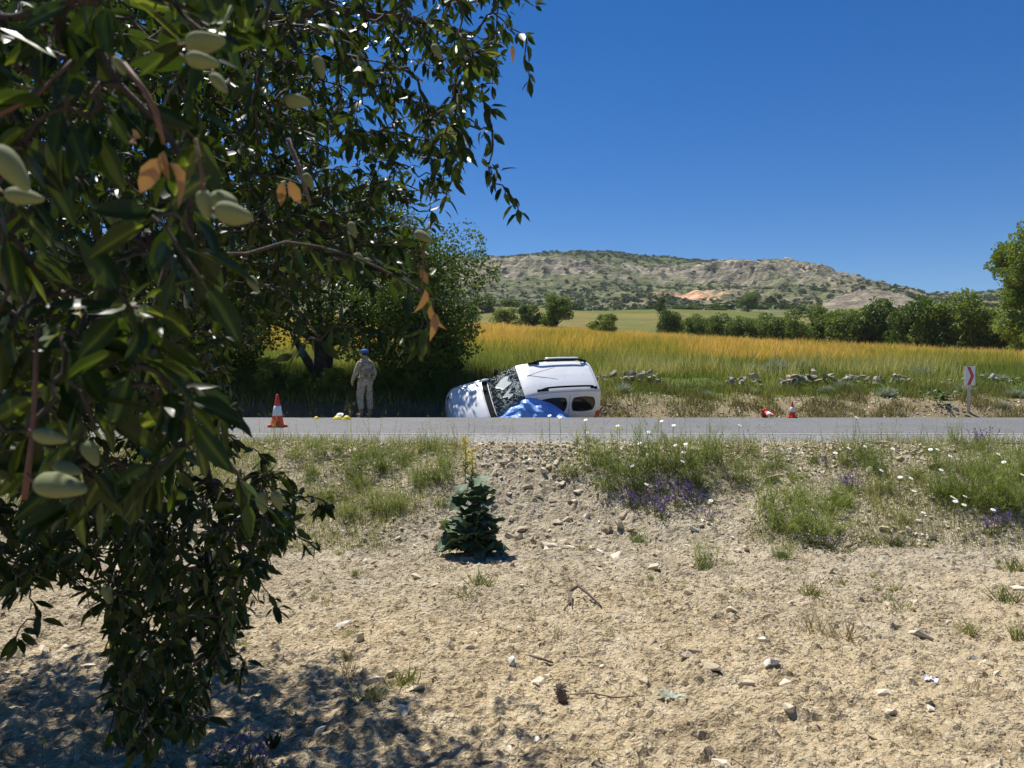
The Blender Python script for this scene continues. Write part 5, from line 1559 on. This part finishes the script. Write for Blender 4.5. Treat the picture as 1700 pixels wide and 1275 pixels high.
# tall thin weeds standing against the asphalt, along the crest
r = rng(48)
n = 420
x = r.uniform(-6.0, 9.5, n); y = r.uniform(11.2, 12.1, n)
k = (r.random(n) < .35 + .8 * smooth(.4, .6, fbm(x * .8, y, 49, 3)) + (x > 3) * .25) ; x, y = x[k], y[k]; n = len(x)
b = np.stack([x, y, hz(x, y) - .01], 1)
D = unit(np.stack([r.normal(0, .16, n), r.normal(0, .16, n), np.ones(n)], 1)); L = r.uniform(.18, .62, n)
V1, F1 = blade_batch(b, D, L, .006, r.uniform(0, .35, n), r)
kk = np.repeat(np.arange(n), 22); f = r.uniform(.3, 1, (len(kk), 1)); P = b[kk] + D[kk] * L[kk][:, None] * f + r.normal(0, .02, (len(kk), 3))
V2, F2 = leaf_cards(P, .016, r)
V, Fs, T = merge([(V1, F1, np.repeat(r.uniform(.3, .8, n), 5)), (V2, F2, np.repeat(r.random(len(kk)), 4))])
tag(mk("crest_weeds", V, Fs, M["tuft"], tint=T), "sparse thin weeds rising from the bank crest against the asphalt", "weeds", kind="stuff")

# a low scatter of fine grass and dry stalks over the bank face
n = 80000
x = r.uniform(-9, 9.6, n); y = r.uniform(8.9, 12.1, n)
dn = fbm(x * .75, y * .9, 50, 4)
patch = smooth(.44, .6, dn) + .55 * smooth(2.8, 4.4, x) + .45 * smooth(-.4, -1.0, x) * smooth(9.4, 9.9, y)
bare = smooth(-.9, -.3, x) * (1 - smooth(1.2, 1.8, x)) * .85
k = r.random(n) < np.clip(patch * .75 - bare, .015, 1); x, y, dn = x[k], y[k], dn[k]; n = len(x)
b = np.stack([x, y, hz(x, y) - .005], 1)
V, Fs = blade_batch(b, np.stack([r.normal(0, .35, n), r.normal(0, .35, n), np.ones(n)], 1), r.uniform(.05, .24, n), .0055, r.uniform(0, .8, n), r)
tag(mk("bank_face_grass", V, Fs, M["tuft"], tint=np.repeat(np.clip(r.normal(.68, .27, n), 0, 1), 5)), "fine sparse grass and straw on the face of the near bank", "grass", kind="stuff")

# grass tufts on the plot
def tuft(seed, n, h, mat, w=.006, spread=.5):
    rr = rng(seed); b = rr.normal(0, .035, (n, 3)) * [1, 1, 0]
    V, Fs = blade_batch(b, np.stack([rr.normal(0, spread, n), rr.normal(0, spread, n), np.ones(n)], 1), h * rr.uniform(.4, 1, n), w, rr.uniform(.1, .9, n), rr)
    return mesh_of("grass_tuft", V, Fs, mat, tint=np.repeat(rr.random(n), 5))
tu = [tuft(221, 60, .16, M["tuft"]), tuft(222, 45, .12, M["tuft"], .005, .8), tuft(223, 30, .2, M["dry_grass"], .004, .3), tuft(224, 26, .15, M["dry_grass"], .005, .7)]
tl = [(668, 1135, 0, 1.3, "bright green grass tuft at the edge of the almond tree's shadow"), (612, 1160, 0, 1.0, "dull green grass tuft inside the shadow's edge, left of the bright one"), (580, 1120, 2, 1.0, "thin straw-green tuft above the shadow's edge"), (800, 972, 0, 1.5, "bright green grass tuft on bare soil right below the broad-leaved plant"), (740, 948, 1, 1.4, "green grass tuft left below the broad-leaved plant"), (770, 992, 1, 1.2, "lower green grass tuft under the broad-leaved plant"), (1010, 1060, 1, .8, "tiny green tuft beside brown clods in mid plot"),
      (1170, 945, 0, 1.3, "green tuft at the bank foot below the violet patch"), (1080, 990, 1, .9, "sparse tuft in mid plot right of the twig"), (1225, 985, 1, .9, "sparse green tuft in the middle of the plot"), (1350, 985, 0, 1.4, "wide green tuft on the plot below the low yellow-green weed"), (1490, 980, 0, 1.1, "green tuft on the plot below the right bank"), (1495, 1012, 1, 1.1, "lower one of two green tufts below the right bank"), (1608, 1055, 0, 1.1, "bright green tuft on the right side of the plot"), (1685, 950, 0, 1.6, "green tuft at the right edge under the bank"), (1675, 1000, 0, 1.5, "green tuft at the right edge in mid plot"), (1695, 1065, 0, 1.2, "green tuft cut by the right edge of the photo"),
      (1352, 1045, 2, 1.4, "upright straw tuft on the right half of the plot"), (1400, 1062, 3, 1.6, "brown dry tuft beside the upright straw one"), (1515, 1215, 3, 1.0, "small dark dry tuft low on the right of the plot"), (888, 1020, 3, .9, "dry tuft left of the forked twig"), (925, 1060, 2, .7, "dry tuft in the middle of the plot"), (1615, 1150, 2, .8, "thin dry stalks near the white litter"), (985, 1255, 3, .7, "small dry tuft at the bottom edge"), (740, 1235, 1, .6, "faint tuft in the dappled shade"), (470, 1180, 1, .8, "green tuft in the almond tree's shade, left"), (640, 1215, 3, .7, "dry tuft in the almond tree's shade")]
for (u, v, k, s, lab) in tl:
    put(tu[k], "grass_tuft", u, v, s, lab, "grass tuft", "grass tufts on the dry plot")
for i in range(110):
    y = 4.4 + 5 * r.random() ** .6; x = r.uniform(-.45, .75) * y
    put(tu[r.integers(0, 4)], "grass_tuft", x=x, y=y, s=r.uniform(.35, .85), label="small sparse grass tuft on the dry plot", cat="grass tuft", group="small sparse tufts on the dry plot")
# small grey-green rosette
y = depth_of(1158, 1112); x = (1112 - 850) / F * y
ro = thing("rosette_plant", "small grey-green leaf rosette standing alone on the bare plot", "plant", (x, y, float(hz(x, y)) - .01))
for i in range(14):
    a = i * 2.4; D = unit(np.array([math.cos(a), math.sin(a), .7 + .5 * r.random()])); V, Fs = leaf_batch(np.zeros((1, 3)), D[None], np.array([[0, 0, 1.]]), .07 + .035 * r.random(), .022, .3, .35); mk("leaf", V, Fs, M["grey_leaf"], ro, True, tint=np.full(11, .2 + .5 * r.random()))
y = depth_of(1240, 450); x = (452 - 850) / F * y
sp = thing("seedling", "dark little seedling of upright leaves in the dappled shade", "plant", (x, y, float(hz(x, y)) - .01))
for i in range(6):
    a = i * 1.1; D = unit(np.array([math.cos(a) * .6, math.sin(a) * .6, 1])); V, Fs = leaf_batch(np.zeros((1, 3)), D[None], np.array([[.2, -.8, .3]]), .08, .022, .25, .2); mk("leaf", V, Fs, M["almond_leaf"], sp)
y = depth_of(1262, 70); x = (70 - 850) / F * y
t = thing("yellow_flower", "tiny yellow flower in the shade at the bottom left corner", "flower", (x, y, float(hz(x, y))))
V, Fs = polytube(np.array([[0, 0, 0], [.003, 0, .07]]), .002, 5); mk("stem", V, Fs, M["stem"], t); V, Fs = leaf_cards(np.stack([r.normal(0, .008, 14), r.normal(0, .008, 14), np.full(14, .072)], 1), .018, r); mk("blossoms", V, Fs, M["yellow_fl"], t, tint=np.repeat(r.random(14), 4))

# bits of straw, stalk and bark lying about
n = 5200
y = 2.6 * (11.6 / 2.6) ** r.random(n); x = r.uniform(-.8, .8, n) * y
k = r.random(n) < .25 + 1.1 * smooth(.42, .62, fbm(x * .9, y * .9, 47, 4)); x, y = x[k], y[k]; n = len(x)
V, Fs = blade_batch(np.stack([x, y, hz(x, y) + .006], 1), np.stack([r.normal(0, 1, n), r.normal(0, 1, n), r.normal(.06, .12, n)], 1), r.uniform(.02, .12, n), .0016 + .0006 * y, r.uniform(0, .5, n), r)
M["litter_straw"] = foliage("straw_bits", [(0, (.10, .075, .055)), (.5, (.24, .185, .12)), (1, (.50, .43, .30))], .9, .1, .1, 1.0)
tag(mk("dry_litter", V, Fs, M["litter_straw"], tint=np.repeat(r.random(n), 5)), "bits of dry straw and stalk littering the bare plot", "litter", kind="stuff")

# sticks, dead stub, litter
def stick(name, label, pts, rad, cat):
    pts = np.array([[p[0], p[1], float(hz(p[0], p[1])) + p[2]] for p in pts]); V, Fs = polytube(pts, rad, 7)
    return tag(mk(name, V, Fs, M["stick"], None, True), label, cat)
def gpt(u, v, dz=0.02):
    y = depth_of(v, u); return ((u - 850) / F * y, y, dz)
tw = thing("forked_twig", "dark forked dead twig lying on the plot below the bank", "twig", (0, 0, 0))
for pts, rad in (([gpt(943, 990, .05), gpt(960, 992, .09), gpt(975, 995, .07), gpt(998, 1010, .02)], [.012, .014, .012, .006]), ([gpt(944, 990, .06), gpt(948, 1000, .02), gpt(936, 1014, .01)], [.012, .010, .005]), ([gpt(948, 992, .06), gpt(950, 1014, .01)], [.009, .004])):
    q = np.array([[p[0], p[1], float(hz(p[0], p[1])) + p[2]] for p in pts]); V, Fs = polytube(q, rad, 7); mk("branch", V, Fs, M["stick"], tw, True)
stick("stick", "short straight dead stick lying on bare soil left of the middle", [gpt(878, 1093, .015), gpt(900, 1097, .02), gpt(918, 1100, .012)], [.006, .009, .006], "stick")
stick("stick", "thin curved dead stalk lying across the plot beside the dead stub", [gpt(945, 1153, .01), gpt(985, 1158, .015), gpt(1020, 1164, .01), gpt(1070, 1160, .012)], [.003, .004, .004, .002], "stick")
y = depth_of(1165, 938); x = (932 - 850) / F * y
st = thing("dead_stub", "dark withered plant stub leaning on the bare plot", "dead plant", (x, y, float(hz(x, y)) - .02))
V, Fs = polytube(np.array([[.02, 0, 0], [.0, 0, .07], [-.02, 0, .13]]), [.022, .026, .012], 8); mk("stub", V, Fs, M["stick"], st, True)
n = 60; V, Fs = blade_batch(np.stack([r.normal(0, .015, n), r.normal(0, .015, n), r.uniform(0, .12, n)], 1), rnd_dirs(n, r) + [-.2, 0, .5], .05, .007, .6, r); mk("withered_leaves", V, Fs, M["stick"], st)
y = depth_of(1128, 1545); x = (1545 - 850) / F * y
A, B = np.meshgrid(np.linspace(-1, 1, 12), np.linspace(-1, 1, 9)); rad = 1 - .25 * fbm(A * 2, B * 2, 88, 2)
G = np.stack([A * .05 * np.sqrt(1 - B * B / 2) * rad, B * .034 * np.sqrt(1 - A * A / 2) * rad, .016 + .05 * (fbm(A * 1.7 + 4, B * 1.7, 89, 3) - .4)], 2) + [x, y, float(hz(x, y))]
li = tag(mk("litter", *grid_mesh(G[..., 0], G[..., 1], G[..., 2]), M["litter"], None, False), "crumpled piece of white litter lying on the plot at right", "litter"); li.modifiers.new("thick", 'SOLIDIFY').thickness = .002

# ================================================================== THE ALMOND TREE IN FRONT
r = rng(301)
almond = thing("almond_tree", "almond tree with hanging leafy branches and green almonds filling the left foreground", "tree", (-2.7, 2.4, float(Hn(-2.7, 2.4)) - .05))
ORG = np.array(almond.location)


def leaf_low(P, D, N, L, W, fold, curl):
    """the same leaf with fewer faces, for leaves farther from the eye"""
    la = np.array([0, .30, .30, .30, .66, .66, .66, 1.0]); lb = np.array([0, -.92, 0, .92, -.80, 0, .80, 0]); n = len(P)
    D = unit(D); S = unit(np.cross(N, D)); N2 = np.cross(D, S)
    V = P[:, None] + D[:, None] * (la[None, :, None] * L[:, None, None]) + S[:, None] * (lb[None, :, None] * W[:, None, None] * .5) + N2[:, None] * ((np.abs(lb)[None] * fold[:, None] * W[:, None] * .5 - (la ** 2)[None] * (curl * L)[:, None])[..., None])
    k = np.arange(n)[:, None, None] * 8
    return V.reshape(-1, 3), [(k + np.array([[1, 2, 5, 4], [2, 3, 6, 5]])[None]).reshape(-1, 4), (k + np.array([[0, 2, 1], [0, 3, 2], [4, 5, 7], [5, 6, 7]])[None]).reshape(-1, 3)]


def in_poly(px, py, poly):
    poly = np.asarray(poly, float); c = np.zeros(len(px), bool); j = len(poly) - 1
    for i in range(len(poly)):
        xi, yi = poly[i]; xj, yj = poly[j]
        c ^= ((yi > py) != (yj > py)) & (px < (xj - xi) * (py - yi) / (yj - yi + 1e-12) + xi); j = i
    return c


def proj(P): return 850 + P[:, 0] / np.maximum(P[:, 1], 1e-3) * F, 632 - (P[:, 2] - CAMZ) / np.maximum(P[:, 1], 1e-3) * F


# limbs of the tree, each a bent line in space
tr = np.array([-2.7, 2.4, 0.0])
limbs = [([tr + [0, 0, -.1], tr + [.03, 0, .6], tr + [.0, .05, 1.25]], [.14, .115, .10]),
         ([tr + [0, .05, 1.2], [-2.2, 2.7, 2.1], [-1.5, 3.0, 2.75], [-.75, 3.3, 3.15], [-.15, 3.4, 3.1]], [.06, .045, .032, .02, .010]),
         ([tr + [0, .05, 1.1], [-2.2, 3.0, 1.75], [-1.6, 3.5, 2.2], [-1.0, 3.8, 2.35], [-.45, 3.9, 2.2]], [.07, .055, .042, .03, .012]),
         ([tr + [0, 0, .95], [-2.2, 2.5, 1.35], [-1.7, 2.7, 1.55], [-1.35, 2.9, 1.5], [-1.15, 3.0, 1.25], [-1.1, 3.0, .9]], [.05, .04, .028, .018, .010, .005]),
         ([tr + [0, -.1, 1.2], [-2.0, 1.8, 1.9], [-1.2, 1.35, 2.25], [-.7, 1.1, 2.3], [-.35, 1.1, 2.2]], [.05, .03, .014, .006, .003]),
         ([tr + [0, 0, 1.2], [-2.6, 2.9, 2.2], [-2.1, 3.9, 3.0], [-1.5, 4.8, 3.3], [-.9, 5.2, 3.1]], [.07, .06, .045, .03, .012]),
         ([tr + [0, 0, 1.1], [-2.3, 3.3, 1.6], [-2.1, 4.3, 1.9], [-1.7, 5.1, 1.85]], [.05, .04, .028, .012]),
         ([tr + [0, 0, 1.2], [-2.9, 2.2, 2.4], [-2.5, 1.9, 3.4], [-1.8, 1.9, 4.0]], [.07, .05, .035, .014]),
         ([tr + [0, 0, 1.0], [-3.6, 2.7, 1.9], [-4.3, 3.1, 2.7]], [.06, .045, .015])]
nodes, par, tips = [], [], []
limb_mesh = []
for pts, rad in limbs:
    pts = np.array(pts, float); n = max(8, int(np.linalg.norm(np.diff(pts, axis=0), axis=1).sum() / .09)); s = np.linspace(0, len(pts) - 1, n)
    P = np.stack([pchip(np.arange(len(pts)), pts[:, i], s) for i in range(3)], 1) + r.normal(0, .012, (n, 3)); rd = np.interp(s, np.arange(len(rad)), rad)
    limb_mesh.append((P, rd))
    if len(nodes) == 0: continue_ = True
    k0 = len(nodes)
    for i in range(n): nodes.append(P[i]); par.append(-1 if i == 0 else k0 + i - 1)

# where the leafy ends hang: the mass seen in the photo, and the rest of the crown beside and above it
OUT = [(-60, -60), (850, -60), (868, 20), (835, 60), (850, 115), (800, 150), (770, 190), (780, 245), (765, 300), (740, 340), (735, 420), (712, 480), (668, 500), (610, 470), (560, 480), (500, 500), (440, 545), (395, 590), (385, 650), (410, 720), (455, 760), (495, 810), (510, 860),
       (480, 910), (440, 960), (415, 1030), (372, 1090), (345, 1150), (310, 1220), (240, 1270), (180, 1240), (165, 1140), (185, 1040), (130, 975), (60, 985), (-60, 1010)]
tg = []
def add_targets(n, dfun, keep=None):
    got = 0
    while got < n:
        m = 400; u = r.uniform(-60, 880, m); v = r.uniform(-60, 1280, m); k = in_poly(u, v, OUT)
        if keep is not None: k &= r.random(m) < keep(u, v)
        u, v = u[k], v[k]; d = dfun(u, v)
        for i in range(min(len(u), n - got)): tg.append(at(u[i], v[i], d[i]))
        got += min(len(u), n - got)
dens = lambda u, v: np.clip(1.0 - .22 * smooth(470, 640, u) * smooth(200, 330, v) - .0 * smooth(880, 1000, v) - .75 * ((u > 150) & (u < 270) & (v > 480) & (v < 590)) - .3 * ((u > 150) & (u < 400) & (v > 700) & (v < 800)), .05, 1)
add_targets(1900, lambda u, v: r.uniform(2.3, 4.0, len(u)), dens)
add_targets(150, lambda u, v: r.uniform(.9, 1.5, len(u)), lambda u, v: smooth(480, 250, u) * smooth(880, 740, v))
add_targets(950, lambda u, v: r.uniform(3.7, 6.3, len(u)), lambda u, v: smooth(600, 400, u) * smooth(820, 620, v) * dens(u, v))
add_targets(700, lambda u, v: r.uniform(3.4, 5.2, len(u)), lambda u, v: smooth(760, 520, u) * smooth(520, 400, v))
add_targets(300, lambda u, v: r.uniform(4.8, 6.4, len(u)), lambda u, v: smooth(520, 380, u) * smooth(560, 420, v))
add_targets(260, lambda u, v: r.uniform(2.2, 3.3, len(u)), lambda u, v: smooth(760, 880, v))
# single trailing ends that stand out at the edge
ends = [(862, 352, 3.1), (838, 318, 3.1), (812, 300, 3.1), (818, 240, 3.0), (826, 285, 3.0), (870, 60, 3.2), (882, 135, 3.2), (868, 105, 3.2), (890, 10, 3.4), (815, 180, 3.0), (795, 215, 2.9), (690, 585, 2.0), (700, 540, 2.1), (655, 560, 2.3), (600, 545, 2.3), (530, 560, 2.2), (480, 600, 2.0), (716, 500, 1.9), (535, 850, 2.9), (548, 835, 3.0), (525, 905, 2.9), (462, 1010, 2.9), (395, 1130, 2.5), (350, 1190, 2.3), (410, 1100, 2.6), (20, 1060, 2.3), (60, 1035, 2.4), (310, 1215, 2.3)]
for e in ends: tg.append(at(*e))
n_in = len(tg)
# the crown's far side: leafy ends added along sun rays to thicken the ground shadow
got = 0
while got < 1300:
    g = np.array([r.uniform(-3.4, -.45), r.uniform(2.6, 4.75), -.1]); q = g + np.array(SDIR) * r.uniform(1.7, 5.2)
    if g[0] > -.45 - .5 * max(0, g[1] - 3.9): continue
    uq, vq = proj(q[None])
    if -60 < vq[0] and not in_poly(uq, vq, OUT)[0] and uq[0] > -60: continue
    tg.append(q); got += 1
# crown outside the picture: above, to the left and behind the seen part
got = 0
while got < 760:
    q = np.array([-2.2, 3.3, 2.7]) + rnd_dirs(1, r)[0] * r.random() ** .4 * np.array([2.6, 2.7, 1.9])
    if np.hypot(q[0], q[1]) < 1.0 or q[2] < .2 or q[1] < .9: continue
    u = 850 + q[0] / q[1] * F; v = 632 - (q[2] - CAMZ) / q[1] * F
    if -90 < u < 1790 and -90 < v < 1365 and not in_poly(np.array([u]), np.array([v]), OUT)[0]: continue
    if u > -60 and v < -60 and q[0] > -.15: continue
    if q[0] > .1: continue
    tg.append(q); got += 1
tg = np.array(tg)
# grow a twig from the nearest wood to every target, nearest targets first
NP = np.zeros((40000, 3)); NP[:len(nodes)] = nodes; nn = len(nodes); par = list(par)
d0 = np.array([np.min(np.linalg.norm(NP[:nn] - t, axis=1)) for t in tg])
twigs = []
for ti in np.argsort(d0):
    t = tg[ti]
    dv = NP[:nn] - t; dist = np.linalg.norm(dv, axis=1) + np.clip(-dv[:, 2], 0, None) * .6 + np.clip(dv[:, 0], 0, None) * .5
    j = int(np.argmin(dist)); a = NP[j]; L = np.linalg.norm(t - a); n = max(3, int(L / .075))
    c = (a + t) / 2 + np.array([r.normal(0, .08), r.normal(0, .08), .22]) * L
    s = np.linspace(0, 1, n + 1)[1:, None]; P = (1 - s) ** 2 * a + 2 * s * (1 - s) * c + s * s * t + r.normal(0, .006, (n, 3))
    idx = []
    for i in range(n):
        NP[nn] = P[i]; par.append(j if i == 0 else nn - 1); idx.append(nn); nn += 1
    twigs.append((idx, ti))
cnt = np.ones(nn)
for i in range(nn - 1, -1, -1):
    if par[i] >= 0: cnt[par[i]] += cnt[i] * 1.0
tips_of = np.sqrt(cnt / 9.0)
rad = np.minimum(.0018 + .0014 * tips_of, .03)
nl = sum(len(p) for p, _ in limb_mesh)
e = np.array([i for i in range(nl, nn) if par[i] >= 0]); pe = np.array([par[i] for i in e])
for i, (P, rd) in enumerate(limb_mesh):
    V, Fs = polytube(P - ORG, rd, 9); mk("trunk" if i == 0 else "limb", V, Fs, M["bark"], almond, True)

# leaves in small clusters along the outer part of every twig
LP, LD, LN, LK = [], [], [], []
for idx, ti in twigs:
    P = NP[idx]; n = len(P); seg = np.concatenate([[0], np.cumsum(np.linalg.norm(np.diff(P, axis=0), axis=1))]); tot = seg[-1]
    lo = max(0, tot - r.uniform(.32, .55)); m = int((tot - lo) / .018) + 3
    sj = r.uniform(lo, tot, m) if tot > 0 else np.zeros(m)
    Q = np.stack([np.interp(sj, seg, P[:, k]) for k in range(3)], 1); T = unit(P[-1] - P[max(0, n - 4)])
    D = unit(T[None] * .55 + rnd_dirs(m, r) * .95 + np.array([0, 0, -.55])); Nn = unit(rnd_dirs(m, r) * .8 + np.array([0, 0, .8]))
    LK.append(np.full(m, idx[-1])); LP.append(Q + D * .012); LD.append(D); LN.append(Nn)
LP, LD, LN, LK = np.concatenate(LP), np.concatenate(LD), np.concatenate(LN), np.concatenate(LK)
tipP = LP + LD * .07
u, v = proj(tipP); k = (LP[:, 1] > .55) | (LP[:, 0] < -1.2)
k &= np.linalg.norm(LP - [0, 0, CAMZ], axis=1) > .7
BIG = [(p[0] + (18 if p[0] > 100 else 0), p[1]) for p in OUT]
inside = in_poly(u, v, BIG); infr = (u > -40) & (u < 1740) & (v > -40) & (v < 1310) & (LP[:, 1] > .3)
near_end = np.zeros(len(LP), bool)
for e_ in ends:
    near_end |= np.linalg.norm(LP - at(*e_), axis=1) < .34
k &= inside | ~infr | near_end
hole = infr & (u > 425) & (v > 545) & (v < 730) & ~((u > 560) & (u < 730) & (v < 610)) & ~((u < 545) & (v < 610))
k &= ~hole
hole2 = infr & (u > 470) & (u < 1000) & (v > 520) & (v < 580) & (u < 640) & (r.random(len(u)) < .6)
k &= ~hole2
LP, LD, LN, u, v = LP[k], LD[k], LN[k], u[k], v[k]
# only wood that carries leaves; twigs straying out of the leafy mass are left away
lc = np.zeros(nn); np.add.at(lc, LK[k], 1)
for i in range(nn - 1, -1, -1):
    if par[i] >= 0: lc[par[i]] += lc[i]
nu, nv = proj(NP[:nn]); stray = (nu > -40) & (nu < 1740) & (nv > -40) & (nv < 1310) & (NP[:nn, 1] > .3) & ~in_poly(nu, nv, BIG)
for e_ in ends: stray &= np.linalg.norm(NP[:nn] - at(*e_), axis=1) > .34
okn = (lc[e] > 3) & ~(stray[e] & stray[pe])
V, Fs = tubes(NP[pe[okn]] - ORG, NP[e[okn]] - ORG, (rad[pe] * np.where(pe < nl, .5, 1))[okn], rad[e[okn]], 4)
mk("twigs", V, Fs, M["bark"], almond, True)
n = len(LP); L = r.uniform(.042, .076, n); W = L * r.uniform(.30, .44, n); curl = r.uniform(-.05, .35, n); fold = r.uniform(.1, .5, n); T = np.clip(r.normal(.45, .22, n), 0, 1)
infr = (u > -30) & (u < 1730) & (v > -30) & (v < 1300)
order = np.argsort(np.where(infr, LP[:, 1], 99)); single = order[:300]; rest = np.setdiff1d(np.arange(n), single)
near_ = infr[rest] & (LP[rest][:, 1] < 2.6); ra, rb = rest[near_], rest[~near_]
V1, F1 = leaf_batch(LP[ra] - ORG, LD[ra], LN[ra], L[ra], W[ra], fold[ra], curl[ra])
V2, F2 = leaf_low(LP[rb] - ORG, LD[rb], LN[rb], L[rb], W[rb], fold[rb], curl[rb])
V, Fs, T_ = merge([(V1, F1, np.repeat(T[ra], 11)), (V2, F2, np.repeat(T[rb], 8))])
tag(mk("leaves", V, Fs, M["almond_leaf"], almond, True, tint=T_), kind="stuff")


def fine_leaf(seed):
    """nearest leaves: smoother outline, folded midrib, wavy margin, short stalk"""
    rr = rng(seed); A, B = np.meshgrid(np.linspace(0, 1, 9), np.linspace(-1, 1, 5)); wid = .19 * np.sin(np.clip(A, .0, 1) ** .82 * math.pi) ** .75; cu = rr.uniform(.05, .4); fo = rr.uniform(.15, .5)
    z = np.abs(B) * wid * fo - cu * A ** 2 * .5 + .012 * np.sin(A * 14 + seed) * B
    V, Fs = grid_mesh(A, B * wid, z); V2, F2 = tubes([[-.16, 0, .0]], [[.02, 0, 0]], .010, .008, 4)
    V, Fs, _ = merge([(V, Fs), (V2, F2)])
    return mesh_of("leaf", V, Fs, M["almond_leaf"], True, tint=np.concatenate([.36 + .5 * np.exp(-(B.ravel() / .12) ** 2), np.full(len(V) - B.size, .7)]))


flm = [fine_leaf(k) for k in range(10)]
for i in single:
    D = LD[i]; S = unit(np.cross(LN[i], D)); N2 = np.cross(D, S); o = link("leaf", flm[r.integers(0, 10)], almond); s = L[i] * 1.12
    o.matrix_local = Matrix(np.vstack([np.column_stack([D * s, S * s, N2 * s, LP[i] + D * s * .16 - ORG]), [0, 0, 0, 1]]).tolist())

# young red-brown shoots and a bare dead twig close to the camera
for pts, rd, m_ in (([at(62, 540, .95), at(58, 650, .94), at(52, 740, .93), at(40, 830, .92)], [.0022, .003, .0034, .0036], "redtwig"), ([at(120, 100, .95), at(60, 160, .93), at(-20, 200, .9)], [.0018, .0025, .003], "redtwig"), ([at(205, 105, .85), at(240, 150, .85), at(258, 185, .85), at(272, 240, .86)], [.003, .0028, .0035, .002], "redtwig"),
                    ([at(325, 230, .82), at(335, 290, .82), at(340, 330, .82)], [.0016, .002, .0024], "redtwig"), ([at(478, 230, 1.9), at(500, 290, 1.9), at(515, 340, 1.9)], [.006, .006, .004], "stick"), ([at(385, 10, .9), at(372, 40, .9), at(330, 90, .9)], [.002, .002, .0016], "stem"), ([at(700, 480, 1.6), at(703, 420, 1.6), at(705, 395, 1.6)], [.0015, .002, .002], "redtwig")):
    V, Fs = polytube(np.array(pts) - ORG, rd, 7); mk("shoot", V, Fs, M[m_], almond, True)


# green almonds
def almond_mesh(seed):
    rr = rng(seed); a = np.linspace(0, np.pi, 13); th = np.arange(18) * 2 * np.pi / 18
    A, B = np.meshgrid(a, th, indexing='ij'); x = -np.cos(A); rad = np.sin(A) ** .85 * (1 - .22 * x) ; x = x + .28 * np.clip(x, 0, 1) ** 4
    seam = 1 - .07 * np.exp(-((np.abs(np.angle(np.exp(1j * B))) / .22) ** 2)); Y = rad * np.cos(B) * .66 * seam; Z = rad * np.sin(B) * .50
    V = np.stack([x, Y, Z], 2).reshape(-1, 3); i = np.arange(12)[:, None] * 18; j = np.arange(18)[None]; jn = (j + 1) % 18
    return mesh_of("almond", V, [np.stack([i + j, i + jn, i + 18 + jn, i + 18 + j], 2).reshape(-1, 4)], M["almond"], True)


am = [almond_mesh(k) for k in range(3)]
for (uu, vv, d, s, ang) in ((334, 101, .78, 26, 10), (338, 71, .80, 30, -8), (16, 276, .72, 40, 55), (38, 326, .78, 28, 8), (340, 338, .80, 23, 80), (386, 355, .80, 33, 12), (370, 330, .83, 24, 15), (81, 725, .85, 26, 12), (97, 806, .86, 40, 10), (110, 778, .9, 22, 15), (150, 750, .95, 22, 60), (363, 137, .82, 20, 50), (198, 108, .86, 16, 60), (702, 392, 1.6, 16, 30), (492, 168, 1.2, 20, 0), (596, 432, 1.9, 14, 70), (512, 300, 1.6, 14, 60), (435, 832, 2.1, 17, 80), (460, 830, 2.1, 16, 70), (178, 985, 2.3, 15, 75), (415, 950, 2.5, 13, 80), (384, 1055, 2.4, 14, 75), (725, 85, 2.2, 14, 60), (530, 110, 1.3, 18, 75), (188, 360, 1.3, 16, 75), (340, 745, 1.9, 16, 20), (95, 25, 1.2, 18, 10), (420, 470, 1.7, 14, 60), (585, 380, 1.8, 13, 70)):
    o = link("almond", am[r.integers(0, 3)], almond); o.location = at(uu, vv, d) - ORG; k_ = s / F * d * .95; V, Fs = polytube(np.array([[-1.5, .12, .25], [-1.25, .03, .08], [-.95, 0, 0]]), [.06, .07, .11], 6); st_ = mk('stalk', V, Fs, M['redtwig'], o, True); o.scale = (k_, k_ * 1.05, k_ * 1.05); o.rotation_euler = (r.uniform(-.6, .6), R(ang), r.uniform(-.4, .4))
# withered leaves
for (uu, vv, d, L_, dx, dy) in ((265, 262, .84, .045, -.5, -.8), (280, 270, .84, .04, .6, -.8), (272, 250, .84, .03, -.1, -1), (235, 228, .83, .035, -1, .25), (470, 300, 1.5, .05, -.2, -1), (480, 300, 1.5, .05, .4, -1), (705, 480, 1.6, .05, -.1, -1), (716, 505, 1.6, .06, .2, -1), (722, 520, 1.6, .05, .0, -1), (850, 75, 3.2, .06, .1, -1), (700, 445, 1.7, .04, .3, -1)):
    D = unit(np.array([dx, r.normal(0, .2), dy])); V, Fs = leaf_batch((at(uu, vv, d) - ORG)[None], D[None], unit(np.array([[.1, -1, .3]]) + r.normal(0, .5, (1, 3))), L_, L_ * r.uniform(.32, .5), r.uniform(.7, 1.3), r.uniform(.3, 1.0)); o = mk("withered_leaf", V, Fs, M["dry_leaf"], almond, True); o["label"] = "withered orange-brown leaf"
